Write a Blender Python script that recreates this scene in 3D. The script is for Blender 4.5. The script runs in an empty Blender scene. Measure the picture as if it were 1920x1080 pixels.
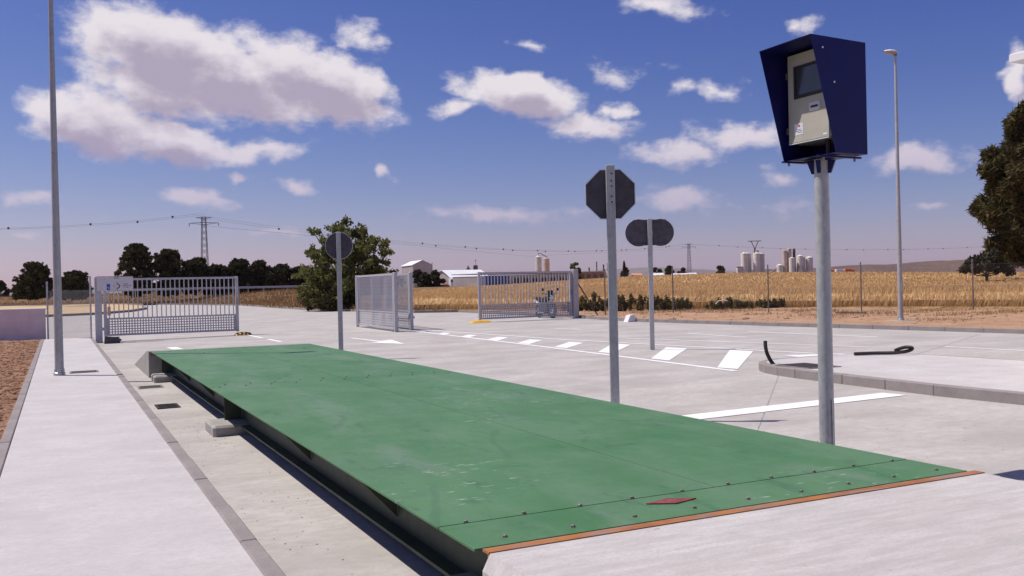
import bpy, bmesh, math, random
import numpy as np
from mathutils import Vector, Matrix, noise
random.seed(7); rng = np.random.default_rng(11)
R = math.radians; PI = math.pi
scene = bpy.context.scene
col = scene.collection

# ------------------------------------------------------------------ camera
YAW, PITCH, ROLL = .4555, -.0032, -.0223
fw = Vector((math.sin(YAW)*math.cos(PITCH), math.cos(YAW)*math.cos(PITCH), math.sin(PITCH)))
r0 = Vector((math.cos(YAW), -math.sin(YAW), 0)); u0 = r0.cross(fw)
cr = math.cos(ROLL)*r0 + math.sin(ROLL)*u0; cu = -math.sin(ROLL)*r0 + math.cos(ROLL)*u0
cam = bpy.data.cameras.new('camera'); camo = bpy.data.objects.new('camera', cam); col.objects.link(camo)
camo.matrix_world = Matrix(((cr.x, cu.x, -fw.x, -1.5252), (cr.y, cu.y, -fw.y, -3.5195), (cr.z, cu.z, -fw.z, 1.491), (0, 0, 0, 1)))
cam.sensor_width = 36; cam.lens = 1736.07/1920*36; cam.clip_start = .05; cam.clip_end = 40000
scene.camera = camo

# ------------------------------------------------------------------ sky, sun, exposure
SUN_EL, SUN_AZ = R(59), R(-51.5)          # azimuth clockwise from +Y
W = bpy.data.worlds.new('World'); scene.world = W; W.use_nodes = True
nt = W.node_tree; nt.nodes.clear(); N = nt.nodes; L = nt.links
def nd(tree, typ, **kw):
    n = tree.nodes.new(typ)
    for k, v in kw.items(): setattr(n, k, v)
    return n
def mth(tree, op, a, b=None, c=None, clamp=False):
    n = tree.nodes.new('ShaderNodeMath'); n.operation = op; n.use_clamp = clamp
    for i, s in enumerate((a, b, c)):
        if s is None: continue
        if isinstance(s, (int, float)): n.inputs[i].default_value = s
        else: tree.links.new(s, n.inputs[i])
    return n.outputs[0]
def sstep(tree, v, lo, hi):
    n = tree.nodes.new('ShaderNodeMapRange'); n.interpolation_type = 'SMOOTHSTEP'
    tree.links.new(v, n.inputs[0]); n.inputs[1].default_value = lo; n.inputs[2].default_value = hi
    return n.outputs[0]
# clouds of the sky: azimuth, elevation, half width, half height, tilt, weight
CLOUDS = [(0.1,0.205,0.075,0.03,10,1.2),(0.045,0.185,0.05,0.02,8,.7),(0.0976,0.24,0.0805,0.0378,12,1.6),(0.1641,0.215,0.1031,0.0324,14,1.6),(0.2505,0.2177,0.084,0.0309,22,1.6),(0.073,0.2585,0.048,0.0199,5,0.8),(0.19,0.1867,0.027,0.015,25,0.9),(0.3061,0.2132,0.0311,0.0163,30,0.85),(0.032,0.1648,0.0614,0.0265,12,1.6),(0.1057,0.1538,0.0596,0.02,14,1.6),(0.1836,0.1417,0.0514,0.0109,-6,0.8),(0.0087,0.1788,0.0333,0.0176,0,0.9),(-0.0186,0.0921,0.0231,0.0086,8,0.75),(0.1248,0.0944,0.0333,0.0103,6,0.9),(0.1724,0.1155,0.0139,0.0044,5,0.6),(0.2315,0.1081,0.0286,0.0067,8,0.6),(0.3272,0.123,0.0108,0.0067,30,0.65),(0.4659,0.2022,0.0661,0.0198,8,1.6),(0.4023,0.1884,0.0241,0.0083,-8,0.8),(0.5426,0.1677,0.0557,0.0133,6,0.9),(0.5811,0.1828,0.0204,0.0072,8,0.8),(0.6408,0.1335,0.0507,0.0127,4,0.75),(0.707,0.1481,0.0523,0.0147,4,0.85),(0.637,0.0878,0.0453,0.0123,3,0.7),(0.6781,0.2009,0.0262,0.0091,18,0.55),(0.6368,0.2051,0.0139,0.0119,30,0.4),(0.5695,0.2195,0.0255,0.0098,15,0.4),(0.7651,0.2533,0.0188,0.0077,-12,0.7),(0.8705,0.1151,0.0436,0.014,3,0.95),(0.8816,0.0701,0.0171,0.0042,3,0.5),(0.9574,0.1813,0.0115,0.029,0,0.85),(0.6218,0.2849,0.0473,0.0114,14,0.6),(0.2989,0.2641,0.0237,0.0158,35,0.55),(0.4844,0.2541,0.0161,0.0054,12,0.5),(0.4458,0.0764,0.092,0.008,3,0.5),(0.2087,0.0626,0.0438,0.0044,0,0.4),(-0.0329,0.0574,0.0181,0.0035,0,0.4),(0.7482,0.0758,0.0314,0.0077,0,0.4),(0.7382,0.1064,0.0159,0.0076,20,0.45)]
def cloud_group():
    g = bpy.data.node_groups.new('cloud_field', 'ShaderNodeTree')
    g.interface.new_socket('Vector', in_out='INPUT', socket_type='NodeSocketVector')
    g.interface.new_socket('Field', in_out='OUTPUT', socket_type='NodeSocketFloat')
    gi = g.nodes.new('NodeGroupInput'); go = g.nodes.new('NodeGroupOutput'); v = gi.outputs[0]
    n1 = nd(g, 'ShaderNodeTexNoise'); n1.inputs['Scale'].default_value = 26; n1.inputs['Detail'].default_value = 3
    g.links.new(v, n1.inputs['Vector'])
    s = nd(g, 'ShaderNodeVectorMath', operation='SUBTRACT'); g.links.new(n1.outputs['Color'], s.inputs[0]); s.inputs[1].default_value = (.5, .5, .5)
    s2 = nd(g, 'ShaderNodeVectorMath', operation='MULTIPLY'); g.links.new(s.outputs[0], s2.inputs[0]); s2.inputs[1].default_value = (.05, .028, 0)
    wv = nd(g, 'ShaderNodeVectorMath', operation='ADD'); g.links.new(v, wv.inputs[0]); g.links.new(s2.outputs[0], wv.inputs[1])
    acc = None
    for a, e, rx, ry, rot, w in CLOUDS:
        m = nd(g, 'ShaderNodeMapping', vector_type='TEXTURE')
        if acc is None: g.links.new(wv.outputs[0], m.inputs[0])
        else:                      # chained one after the other so that the shader stack stays small
            ch = nd(g, 'ShaderNodeVectorMath', operation='MULTIPLY_ADD'); g.links.new(acc, ch.inputs[0]); ch.inputs[1].default_value = (1e-9,)*3; g.links.new(wv.outputs[0], ch.inputs[2]); g.links.new(ch.outputs[0], m.inputs[0])
        m.inputs['Location'].default_value = (a, e, 0); m.inputs['Rotation'].default_value = (0, 0, -R(rot)); m.inputs['Scale'].default_value = (rx*1.22, ry*1.28, 1)
        ln = nd(g, 'ShaderNodeVectorMath', operation='LENGTH'); g.links.new(m.outputs[0], ln.inputs[0])
        q = mth(g, 'MULTIPLY_ADD', ln.outputs['Value'], -w, w)
        if acc is None: acc = q
        else:
            mx = nd(g, 'ShaderNodeMath', operation='SMOOTH_MAX'); g.links.new(acc, mx.inputs[0]); g.links.new(q, mx.inputs[1]); mx.inputs[2].default_value = .12
            acc = mx.outputs[0]
    n2 = nd(g, 'ShaderNodeTexNoise'); n2.inputs['Scale'].default_value = 30; n2.inputs['Detail'].default_value = 8; n2.inputs['Roughness'].default_value = .62
    mp = nd(g, 'ShaderNodeMapping'); g.links.new(v, mp.inputs[0]); mp.inputs['Scale'].default_value = (1, 1.7, 1); mp.inputs['Rotation'].default_value = (0, 0, R(12)); g.links.new(mp.outputs[0], n2.inputs['Vector'])
    z = mth(g, 'MULTIPLY_ADD', n2.outputs['Fac'], 1.3, -.65)
    lim = mth(g, 'MAXIMUM', acc, -1.2)
    # the same kind of broken cloud goes on all round the sky
    n3 = nd(g, 'ShaderNodeTexNoise'); n3.inputs['Scale'].default_value = 6; n3.inputs['Detail'].default_value = 1
    mp3 = nd(g, 'ShaderNodeMapping'); g.links.new(v, mp3.inputs[0]); mp3.inputs['Scale'].default_value = (1, 2.2, 1); g.links.new(mp3.outputs[0], n3.inputs['Vector'])
    sv = nd(g, 'ShaderNodeSeparateXYZ'); g.links.new(v, sv.inputs[0])
    da = mth(g, 'ABSOLUTE', mth(g, 'SUBTRACT', sv.outputs[0], .455)); away = mth(g, 'MAXIMUM', sstep(g, da, .56, .68), sstep(g, sv.outputs[1], .30, .36))
    rest = mth(g, 'MULTIPLY_ADD', n3.outputs['Fac'], 7, -4.3)
    mxx = nd(g, 'ShaderNodeMix', data_type='FLOAT'); g.links.new(away, mxx.inputs[0]); g.links.new(lim, mxx.inputs[2]); g.links.new(mth(g, 'MINIMUM', mth(g, 'MAXIMUM', rest, -1.2), .8), mxx.inputs[3]); lim = mxx.outputs[0]
    g.links.new(mth(g, 'ADD', lim, z), go.inputs[0])
    return g
CG = cloud_group()
tc = nd(nt, 'ShaderNodeTexCoord'); sx = nd(nt, 'ShaderNodeSeparateXYZ'); L.new(tc.outputs['Generated'], sx.inputs[0])
az = mth(nt, 'ARCTAN2', sx.outputs[0], sx.outputs[1]); el = mth(nt, 'ARCSINE', sx.outputs[2])
cv = nd(nt, 'ShaderNodeCombineXYZ'); L.new(az, cv.inputs[0]); L.new(el, cv.inputs[1])
def field(off, after=None):
    a = nd(nt, 'ShaderNodeVectorMath', operation='ADD'); L.new(cv.outputs[0], a.inputs[0]); a.inputs[1].default_value = off
    if after is not None:
        b = nd(nt, 'ShaderNodeVectorMath', operation='MULTIPLY_ADD'); L.new(after, b.inputs[0]); b.inputs[1].default_value = (1e-9,)*3; L.new(a.outputs[0], b.inputs[2]); a = b
    g = nd(nt, 'ShaderNodeGroup'); g.node_tree = CG; L.new(a.outputs[0], g.inputs[0]); return g.outputs[0]
F0 = field((0, 0, 0)); F1 = field((-.006, .02, 0), F0)
alpha = mth(nt, 'MULTIPLY', sstep(nt, F0, -.04, .6), mth(nt, 'MULTIPLY_ADD', sstep(nt, el, .04, .19), .5, .46))      # low clouds fade into the thick air
shade = sstep(nt, F1, .15, 1.15)
sky = nd(nt, 'ShaderNodeTexSky', sky_type='NISHITA', sun_disc=False, sun_elevation=SUN_EL, sun_rotation=SUN_AZ % (2*PI), altitude=400, air_density=1.0, dust_density=.6, ozone_density=3.0)
skm = nd(nt, 'ShaderNodeMix', data_type='RGBA', blend_type='MULTIPLY'); skm.inputs[0].default_value = 1
L.new(sky.outputs[0], skm.inputs[6]); skm.inputs[7].default_value = (1.12, .86, 1.02, 1)
cc = nd(nt, 'ShaderNodeMix', data_type='RGBA'); L.new(shade, cc.inputs[0]); cc.inputs[6].default_value = (8.4, 7.8, 8.2, 1); cc.inputs[7].default_value = (4.4, 3.8, 4.9, 1)
lowf = mth(nt, 'SUBTRACT', 1., sstep(nt, el, .05, .2)); tin = nd(nt, 'ShaderNodeCombineXYZ')
for i_, q_ in enumerate((.10, .22, .16)): L.new(mth(nt, 'MULTIPLY_ADD', lowf, -q_, 1.), tin.inputs[i_])
ch = nd(nt, 'ShaderNodeVectorMath', operation='MULTIPLY'); L.new(cc.outputs[2], ch.inputs[0]); L.new(tin.outputs[0], ch.inputs[1])
fin = nd(nt, 'ShaderNodeMix', data_type='RGBA'); L.new(alpha, fin.inputs[0])
sp = nd(nt, 'ShaderNodeSeparateColor'); L.new(skm.outputs[2], sp.inputs[0]); cbn = nd(nt, 'ShaderNodeCombineColor')
for i_, (gm, kk) in enumerate(((1.7, 1.07), (1.46, .99), (.92, .79))):      # the camera's deep blue rendering of the clear sky
    L.new(mth(nt, 'MULTIPLY', mth(nt, 'POWER', mth(nt, 'MULTIPLY', sp.outputs[i_], .1), gm), kk*10), cbn.inputs[i_])
L.new(cbn.outputs[0], fin.inputs[6])
L.new(ch.outputs[0], fin.inputs[7])
bg = nd(nt, 'ShaderNodeBackground'); bg.inputs[1].default_value = .1; L.new(fin.outputs[2], bg.inputs[0])
wo = nd(nt, 'ShaderNodeOutputWorld'); L.new(bg.outputs[0], wo.inputs[0])
W.cycles.sampling_method = 'MANUAL'; W.cycles.sample_map_resolution = 512

sl = bpy.data.lights.new('sun', 'SUN'); sl.energy = 5.0; sl.angle = R(.53); sl.color = (1, .94, .865)
so = bpy.data.objects.new('sun', sl); col.objects.link(so)
sdir = Vector((math.sin(SUN_AZ)*math.cos(SUN_EL), math.cos(SUN_AZ)*math.cos(SUN_EL), math.sin(SUN_EL)))
so.rotation_euler = (-sdir).to_track_quat('-Z', 'Y').to_euler(); so.location = (-20, 12, 40)
vs = scene.view_settings; vs.view_transform = 'Standard'; vs.look = 'None'; vs.exposure = 0.0; vs.gamma = 1; vs.use_curve_mapping = False
scene.cycles.volume_bounces = 0; scene.cycles.max_bounces = 5; scene.cycles.transparent_max_bounces = 6

# ------------------------------------------------------------------ helpers
class MB:
    def __init__(s): s.v = []; s.f = []
    def add(s, vs, fs):
        o = len(s.v); s.v += [tuple(v) for v in vs]; s.f += [tuple(i+o for i in f) for f in fs]; return s
    def box(s, x0, x1, y0, y1, z0, z1):
        return s.add([(x0,y0,z0),(x1,y0,z0),(x1,y1,z0),(x0,y1,z0),(x0,y0,z1),(x1,y0,z1),(x1,y1,z1),(x0,y1,z1)],
                     [(0,3,2,1),(4,5,6,7),(0,1,5,4),(1,2,6,5),(2,3,7,6),(3,0,4,7)])
    def bbox(s, x0, x1, y0, y1, z0, z1, b):          # box with chamfered top and vertical edges
        def ring(i, z): return [(x0+i,y0+b,z),(x0+b,y0+i,z),(x1-b,y0+i,z),(x1-i,y0+b,z),(x1-i,y1-b,z),(x1-b,y1-i,z),(x0+b,y1-i,z),(x0+i,y1-b,z)]
        v = ring(0, z0)+ring(0, z1-b)+[(x0+b,y0+b*1.4,z1),(x0+b*1.4,y0+b,z1),(x1-b*1.4,y0+b,z1),(x1-b,y0+b*1.4,z1),(x1-b,y1-b*1.4,z1),(x1-b*1.4,y1-b,z1),(x0+b*1.4,y1-b,z1),(x0+b,y1-b*1.4,z1)]
        f = [tuple(range(7,-1,-1)), tuple(range(16,24))]
        for k in range(2):
            for i in range(8): f.append((k*8+i, k*8+(i+1)%8, k*8+8+(i+1)%8, k*8+8+i))
        return s.add(v, f)
    def prism(s, poly, axis, a, b):                  # polygon (2d) extruded along axis from a to b
        n = len(poly)
        def P(p, t): return (t,p[0],p[1]) if axis == 'x' else (p[0],t,p[1]) if axis == 'y' else (p[0],p[1],t)
        v = [P(p, a) for p in poly]+[P(p, b) for p in poly]
        return s.add(v, [tuple(range(n-1,-1,-1)), tuple(range(n,2*n))]+[(i,(i+1)%n,n+(i+1)%n,n+i) for i in range(n)])
    def tube(s, path, rad, n=8, cap=True, close=False):
        P = [Vector(p) for p in path]; rads = rad if isinstance(rad, (list, tuple)) else [rad]*len(P)
        o = len(s.v); m = len(P); up = Vector((0,0,1))
        prevx = None
        for i, p in enumerate(P):
            a = P[(i-1) % m] if (close or i) else p; b = P[(i+1) % m] if (close or i < m-1) else p
            d = (b-a).normalized()
            x = d.cross(up if abs(d.z) < .95 else Vector((0,1,0))) if prevx is None else prevx - d*prevx.dot(d)
            x.normalize(); prevx = x; y = d.cross(x)
            for k in range(n):
                t = 2*PI*(k+.5)/n; s.v.append(tuple(p + (x*math.cos(t)+y*math.sin(t))*rads[i]))
        for i in range(m if close else m-1):
            j = (i+1) % m
            for k in range(n): s.f.append((o+i*n+k, o+i*n+(k+1)%n, o+j*n+(k+1)%n, o+j*n+k))
        if cap and not close:
            s.f.append(tuple(o+k for k in range(n-1,-1,-1))); s.f.append(tuple(o+(m-1)*n+k for k in range(n)))
        return s
    def lathe(s, prof, n=16, axis='z', c=(0,0,0)):
        o = len(s.v)
        for r_, h in prof:
            for k in range(n):
                t = 2*PI*k/n; a, b = r_*math.cos(t), r_*math.sin(t)
                q = (a,b,h) if axis == 'z' else (h,a,b) if axis == 'x' else (a,h,b)
                s.v.append((q[0]+c[0], q[1]+c[1], q[2]+c[2]))
        for i in range(len(prof)-1):
            for k in range(n): s.f.append((o+i*n+k, o+i*n+(k+1)%n, o+(i+1)*n+(k+1)%n, o+(i+1)*n+k))
        s.f.append(tuple(o+k for k in range(n-1,-1,-1))); s.f.append(tuple(o+(len(prof)-1)*n+k for k in range(n)))
        return s
    def bar(s, a, b, w, h=None):                     # square bar between two points
        return s.tube([a, b], (w if h is None else (w+h)/2)*.7071, 4)
    def mesh(s, name, m, smooth=False, fix=True):
        me = bpy.data.meshes.new(name); me.from_pydata(s.v, [], s.f); me.validate()
        if fix:
            bm = bmesh.new(); bm.from_mesh(me); bmesh.ops.recalc_face_normals(bm, faces=bm.faces); bm.to_mesh(me); bm.free()
        if smooth:
            me.polygons.foreach_set('use_smooth', [True]*len(me.polygons))
            if smooth != 'all':
                me.set_sharp_from_angle(angle=R(35))
        me.materials.append(m); return me
    def build(s, name, m, parent=None, loc=None, smooth=False, fix=True): return link(name, s.mesh(name, m, smooth, fix), parent, loc)
def link(name, me, parent=None, loc=None, rz=0):
    o = bpy.data.objects.new(name, me); col.objects.link(o)
    if parent: o.parent = parent
    if loc: o.location = loc
    if rz: o.rotation_euler.z = rz
    return o
def tag(o, label=None, cat=None, group=None, kind=None):
    if label: o['label'] = label
    if cat: o['category'] = cat
    if group: o['group'] = group
    if kind: o['kind'] = kind
    return o
def thing(name, label, cat, loc=(0,0,0), rz=0, group=None):
    o = bpy.data.objects.new(name, None); col.objects.link(o); o.location = loc; o.rotation_euler.z = rz; o.empty_display_size = .2
    return tag(o, label, cat, group)
def copy_tree(o, parent=None):
    c = o.copy(); col.objects.link(c); c.parent = parent
    for ch in o.children: copy_tree(ch, c)
    return c
def npmesh(name, v, f, m, smooth=False):
    v = np.asarray(v, np.float32); f = np.asarray(f, np.int32); k = f.shape[1]
    me = bpy.data.meshes.new(name); me.vertices.add(len(v)); me.vertices.foreach_set('co', v.ravel())
    me.loops.add(f.size); me.loops.foreach_set('vertex_index', f.ravel())
    me.polygons.add(len(f)); me.polygons.foreach_set('loop_start', np.arange(0, f.size, k, dtype=np.int32)); me.polygons.foreach_set('loop_total', np.full(len(f), k, np.int32))
    me.update(calc_edges=True); me.materials.append(m)
    if smooth: me.polygons.foreach_set('use_smooth', [True]*len(f))
    return me
def gz(x): return min(0., .01*(x-10))               # the yard falls one percent to the drain

# ------------------------------------------------------------------ materials
def base(name, rough=.8, metal=0, spec=.5):
    m = bpy.data.materials.new(name); m.use_nodes = True; t = m.node_tree; b = t.nodes['Principled BSDF']
    b.inputs['Roughness'].default_value = rough; b.inputs['Metallic'].default_value = metal; b.inputs['Specular IOR Level'].default_value = spec
    return m, t, b
def coords(t, scale=(1,1,1), rot=0, kind='Object'):
    c = nd(t, 'ShaderNodeTexCoord'); mp = nd(t, 'ShaderNodeMapping'); t.links.new(c.outputs[kind], mp.inputs[0]); mp.inputs['Scale'].default_value = scale; mp.inputs['Rotation'].default_value = (0,0,rot)
    return mp.outputs[0]
def nz(t, v, scale, detail=5, rough=.55):
    n = nd(t, 'ShaderNodeTexNoise'); n.inputs['Scale'].default_value = scale; n.inputs['Detail'].default_value = detail; n.inputs['Roughness'].default_value = rough
    t.links.new(v, n.inputs['Vector']); return n.outputs['Fac']
def mixc(t, f, a, b, blend='MIX'):
    n = nd(t, 'ShaderNodeMix', data_type='RGBA', blend_type=blend)
    for i, s in ((0, f), (6, a), (7, b)):
        if isinstance(s, (int, float)): n.inputs[i].default_value = s
        elif isinstance(s, tuple): n.inputs[i].default_value = (*s[:3], 1)
        else: t.links.new(s, n.inputs[i])
    return n.outputs[2]
def bumpn(t, b, h, strength, dist):
    n = nd(t, 'ShaderNodeBump'); n.inputs['Strength'].default_value = strength; n.inputs['Distance'].default_value = dist
    t.links.new(h, n.inputs['Height']); t.links.new(n.outputs[0], b.inputs['Normal'])
def plain(name, c, rough=.6, metal=0, var=.12, scale=6, bump=0, bscale=60, spec=.5):
    m, t, b = base(name, rough, metal, spec); v = coords(t)
    f = sstep(t, nz(t, v, scale, 6), .3, .7)
    t.links.new(mixc(t, f, tuple(x*(1-var) for x in c), tuple(min(1, x*(1+var)) for x in c)), b.inputs['Base Color'])
    t.links.new(mth(t, 'MULTIPLY_ADD', nz(t, v, scale*2.3, 4), .25, rough-.125, clamp=True), b.inputs['Roughness'])
    if bump: bumpn(t, b, nz(t, v, bscale, 4), .5, bump)
    return m
def concrete(name, c, streak=(1,1,1), rot=0, big=.5, dark=.8, speck=True, warm=(.93,.9,.86), grit=.3):
    m, t, b = base(name, .9, 0, .2); v = coords(t); vs_ = coords(t, streak, rot)
    f1 = sstep(t, nz(t, vs_, big, 9, .66), .32, .7)
    cl = mixc(t, f1, tuple(x*dark for x in c), c)
    f2 = sstep(t, nz(t, v, .35, 7, .72), .5, .7); cl = mixc(t, mth(t, 'MULTIPLY', f2, .6), cl, mixc(t, 1., cl, warm, 'MULTIPLY'))
    # damp-looking patches with a definite edge
    f5 = sstep(t, nz(t, coords(t, (1, .8, 1), .3), .8, 4, .5), .55, .575); cl = mixc(t, mth(t, 'MULTIPLY', f5, .4), cl, mixc(t, 1., cl, (.88,.86,.87), 'MULTIPLY'))
    f3 = nz(t, vs_, big*14, 8, .75); cl = mixc(t, mth(t, 'MULTIPLY', sstep(t, f3, .35, .7), .6), cl, tuple(x*dark*.88 for x in c))
    gr = nz(t, v, 70, 6, .8); cl = mixc(t, mth(t, 'MULTIPLY', sstep(t, gr, .42, .75), grit), cl, tuple(x*.55 for x in c))
    f7 = sstep(t, nz(t, v, 11, 8, .8), .5, .72); cl = mixc(t, mth(t, 'MULTIPLY', f7, grit*.9), cl, tuple(x*.66 for x in c))
    if speck:
        f4 = sstep(t, nz(t, coords(t, (1, 1.9, 1), .4), 2.4, 12, .8), .62, .72); cl = mixc(t, mth(t, 'MULTIPLY', f4, .6), cl, tuple(x*.42 for x in c))
        f6 = sstep(t, nz(t, coords(t, (.7, 2.6, 1), -.2), 7, 4, .6), .73, .76); cl = mixc(t, mth(t, 'MULTIPLY', f6, .65), cl, tuple(x*.3 for x in c))
    t.links.new(cl, b.inputs['Base Color'])
    bumpn(t, b, mth(t, 'ADD', gr, f3), .5, .004)
    return m
M = {}
M['concrete'] = concrete('yard_concrete', (.525,.49,.462), (1, 1.7, 1), .45, .55, .72)
M['walk'] = concrete('walk_concrete', (.57,.54,.53), (.85, 1.25, 1), .12, 1.6, .84, True, (.9,.86,.86), .4)
M['ramp'] = concrete('ramp_concrete', (.61,.575,.555), (.4, 2.6, 1), -.06, 7, .76, True, (.92,.88,.86), .6)
M['kerb'] = concrete('kerb_concrete', (.33,.29,.28), (1,1,1), 0, 2.2, .75)
M['block'] = concrete('block_concrete', (.42,.40,.37), (1,1,1), 0, 3.5, .7)
def paintm():
    m, t, b = base('road_paint', .75, 0, .2); v = coords(t)
    cl = mixc(t, sstep(t, nz(t, v, 3, 8, .7), .3, .7), (.70,.69,.68), (.82,.81,.81)); cl = mixc(t, mth(t, 'MULTIPLY', sstep(t, nz(t, v, 14, 9, .8), .56, .68), .7), cl, (.50,.47,.45))
    t.links.new(cl, b.inputs['Base Color']); bumpn(t, b, nz(t, v, 90, 4), .4, .003); return m
M['paint'] = paintm()
M['steel'] = plain('galvanised_steel', (.47,.48,.50), .42, .75, .22, 22)
M['gate'] = plain('gate_galvanised', (.44,.43,.46), .5, .35, .1, 12)
M['signback'] = plain('sign_back_grey', (.085,.075,.092), .7, 0, .18, 9, spec=.2)
M['rim'] = plain('sign_rim', (.75,.75,.77), .4, .2, .05)
M['red'] = plain('sign_red', (.5,.02,.03), .4)
M['blue'] = plain('kiosk_blue_paint', (.008,.009,.092), .45, 0, .12, 7, .0006, 200, spec=.25)
M['cabinet'] = plain('cabinet_beige', (.43,.40,.34), .5, 0, .05, 7)
M['black'] = plain('black_rubber', (.018,.016,.018), .6, 0, .2)
M['hose'] = plain('black_conduit', (.022,.016,.018), .55, 0, .3, 15)
def rustm():
    m, t, b = base('rusted_angle', .85, 0, .2); v = coords(t)
    cl = mixc(t, sstep(t, nz(t, v, 4, 8, .7), .35, .65), (.38,.15,.045), (.27,.11,.055)); cl = mixc(t, sstep(t, nz(t, coords(t, (.6, 3, 1)), 5, 8, .7), .46, .62), cl, (.26,.19,.16))
    t.links.new(cl, b.inputs['Base Color']); bumpn(t, b, nz(t, v, 80, 5), .6, .003); return m
M['rust'] = rustm()
M['rustred'] = plain('rust_red_plate', (.20,.045,.045), .75, 0, .35, 25, .002, 90)
M['bolt'] = plain('bolt_steel', (.28,.25,.22), .5, .6, .3, 60)
M['white'] = plain('white_render', (.72,.70,.71), .85, 0, .05, 2, .003, 60)
M['lilac'] = plain('wall_render', (.78,.66,.68), .9, 0, .08, 2.5, .004, 50)
M['coping'] = plain('white_coping', (.78,.77,.78), .7, 0, .05, 4)
M['yellow'] = plain('yellow_rubber', (.72,.40,.03), .6, 0, .12, 8)
M['castiron'] = plain('cast_iron', (.025,.018,.018), .8, 0, .35, 14, .002, 70)
M['carwhite'] = plain('car_white', (.75,.76,.79), .25, 0, .03)
M['glass'] = plain('dark_glass', (.02,.025,.03), .08, 0, .05, 3, spec=.8)
M['chrome'] = plain('chrome', (.6,.6,.62), .2, .9, .05)
M['lampglass'] = plain('lamp_glass', (.30,.26,.24), .3, 0, .1)
M['lampwhite'] = plain('lamp_white', (.80,.80,.80), .4, 0, .05)
M['orange'] = plain('orange_paint', (.7,.12,.02), .5)
M['signwhite'] = plain('sign_white', (.62,.60,.63), .5, 0, .05)
M['signblue'] = plain('sign_blue', (.03,.07,.42), .5)
M['ink'] = plain('ink', (.02,.02,.025), .6)
M['rail'] = plain('guard_rail', (.42,.42,.45), .5, .5)
def deckmat():
    m, t, b = base('green_deck_paint', .5, 0, .35); v = coords(t)
    f = sstep(t, nz(t, v, 1.1, 9, .7), .3, .7); cl = mixc(t, f, (.050,.152,.052), (.086,.192,.084))
    # dust lying thinly, thickest where the wheels run
    sxx = nd(t, 'ShaderNodeSeparateXYZ'); t.links.new(v, sxx.inputs[0])
    tr = mth(t, 'ABSOLUTE', mth(t, 'SUBTRACT', mth(t, 'ABSOLUTE', mth(t, 'SUBTRACT', sxx.outputs[0], 1.5)), .9))
    wheel = mth(t, 'SUBTRACT', 1., sstep(t, mth(t, 'ADD', tr, mth(t, 'MULTIPLY_ADD', nz(t, v, 2, 4), .5, -.25)), .12, .42))
    g = sstep(t, nz(t, coords(t, (1, .3, 1), .06), 2.2, 9, .72), .4, .72); g = mth(t, 'MULTIPLY', g, mth(t, 'MULTIPLY_ADD', wheel, .4, .28))
    cl = mixc(t, g, cl, (.16,.22,.16))
    for sc_, rt, lo, k_, c_ in (((2.4, .9, 1), -.5, .55, .55, (.026,.090,.045)), ((.8, 2.6, 1), .35, .57, .5, (.030,.085,.050)), ((1, 1, 1), 0, .60, .45, (.035,.075,.05))):
        dd = sstep(t, nz(t, coords(t, sc_, rt), 2.1, 11, .8), lo, lo+.13); cl = mixc(t, mth(t, 'MULTIPLY', dd, k_), cl, c_)
    # long curved scuffs
    wv = nd(t, 'ShaderNodeTexWave'); wv.inputs['Scale'].default_value = .55; wv.inputs['Distortion'].default_value = 9; wv.inputs['Detail'].default_value = 4; wv.inputs['Detail Scale'].default_value = .8; t.links.new(coords(t, (1, .5, 1), .7), wv.inputs['Vector'])
    sc2 = mth(t, 'MULTIPLY', sstep(t, wv.outputs['Fac'], .965, .995), sstep(t, nz(t, v, 1.3, 5), .5, .6)); cl = mixc(t, mth(t, 'MULTIPLY', sc2, .22), cl, (.03,.08,.045))
    # white scrapes, long and thin, in a few spots only
    sc = sstep(t, nz(t, coords(t, (2.2, 17, 1), .12), 3.4, 5, .6), .65, .672); spot = sstep(t, nz(t, v, .7, 2), .57, .64)
    cl = mixc(t, mth(t, 'MULTIPLY', mth(t, 'MULTIPLY', sc, spot), .8), cl, (.55,.60,.56))
    chp = sstep(t, nz(t, v, 26, 3, .5), .76, .78); cl = mixc(t, mth(t, 'MULTIPLY', chp, .6), cl, (.38,.42,.36))
    rs = sstep(t, nz(t, v, 6, 6, .65), .69, .74); cl = mixc(t, mth(t, 'MULTIPLY', rs, .65), cl, (.15,.10,.06))
    t.links.new(cl, b.inputs['Base Color'])
    t.links.new(mth(t, 'MULTIPLY_ADD', nz(t, v, 5, 6), .35, .38), b.inputs['Roughness'])
    bumpn(t, b, mth(t, 'ADD', nz(t, v, 55, 5), mth(t, 'MULTIPLY', nz(t, v, 1.6, 3), 6)), .35, .003)
    return m
M['deck'] = deckmat()
M['girder'] = plain('girder_green', (.045,.062,.035), .6, 0, .2, 4)
def galv():
    m, t, b = base('galvanised_pole', .45, .35, .5); v = coords(t, (1,1,.5))
    vo = nd(t, 'ShaderNodeTexVoronoi'); vo.inputs['Scale'].default_value = 45; t.links.new(v, vo.inputs['Vector'])
    f = mth(t, 'MULTIPLY_ADD', vo.outputs['Color'], .5, 0); f2 = nz(t, v, 6, 6)
    t.links.new(mixc(t, mth(t, 'ADD', mth(t, 'MULTIPLY', f, .6), mth(t, 'MULTIPLY', f2, .6)), (.25,.255,.265), (.64,.63,.62)), b.inputs['Base Color'])
    t.links.new(mth(t, 'MULTIPLY_ADD', f2, .3, .33), b.inputs['Roughness']); return m
M['galv'] = galv()
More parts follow.
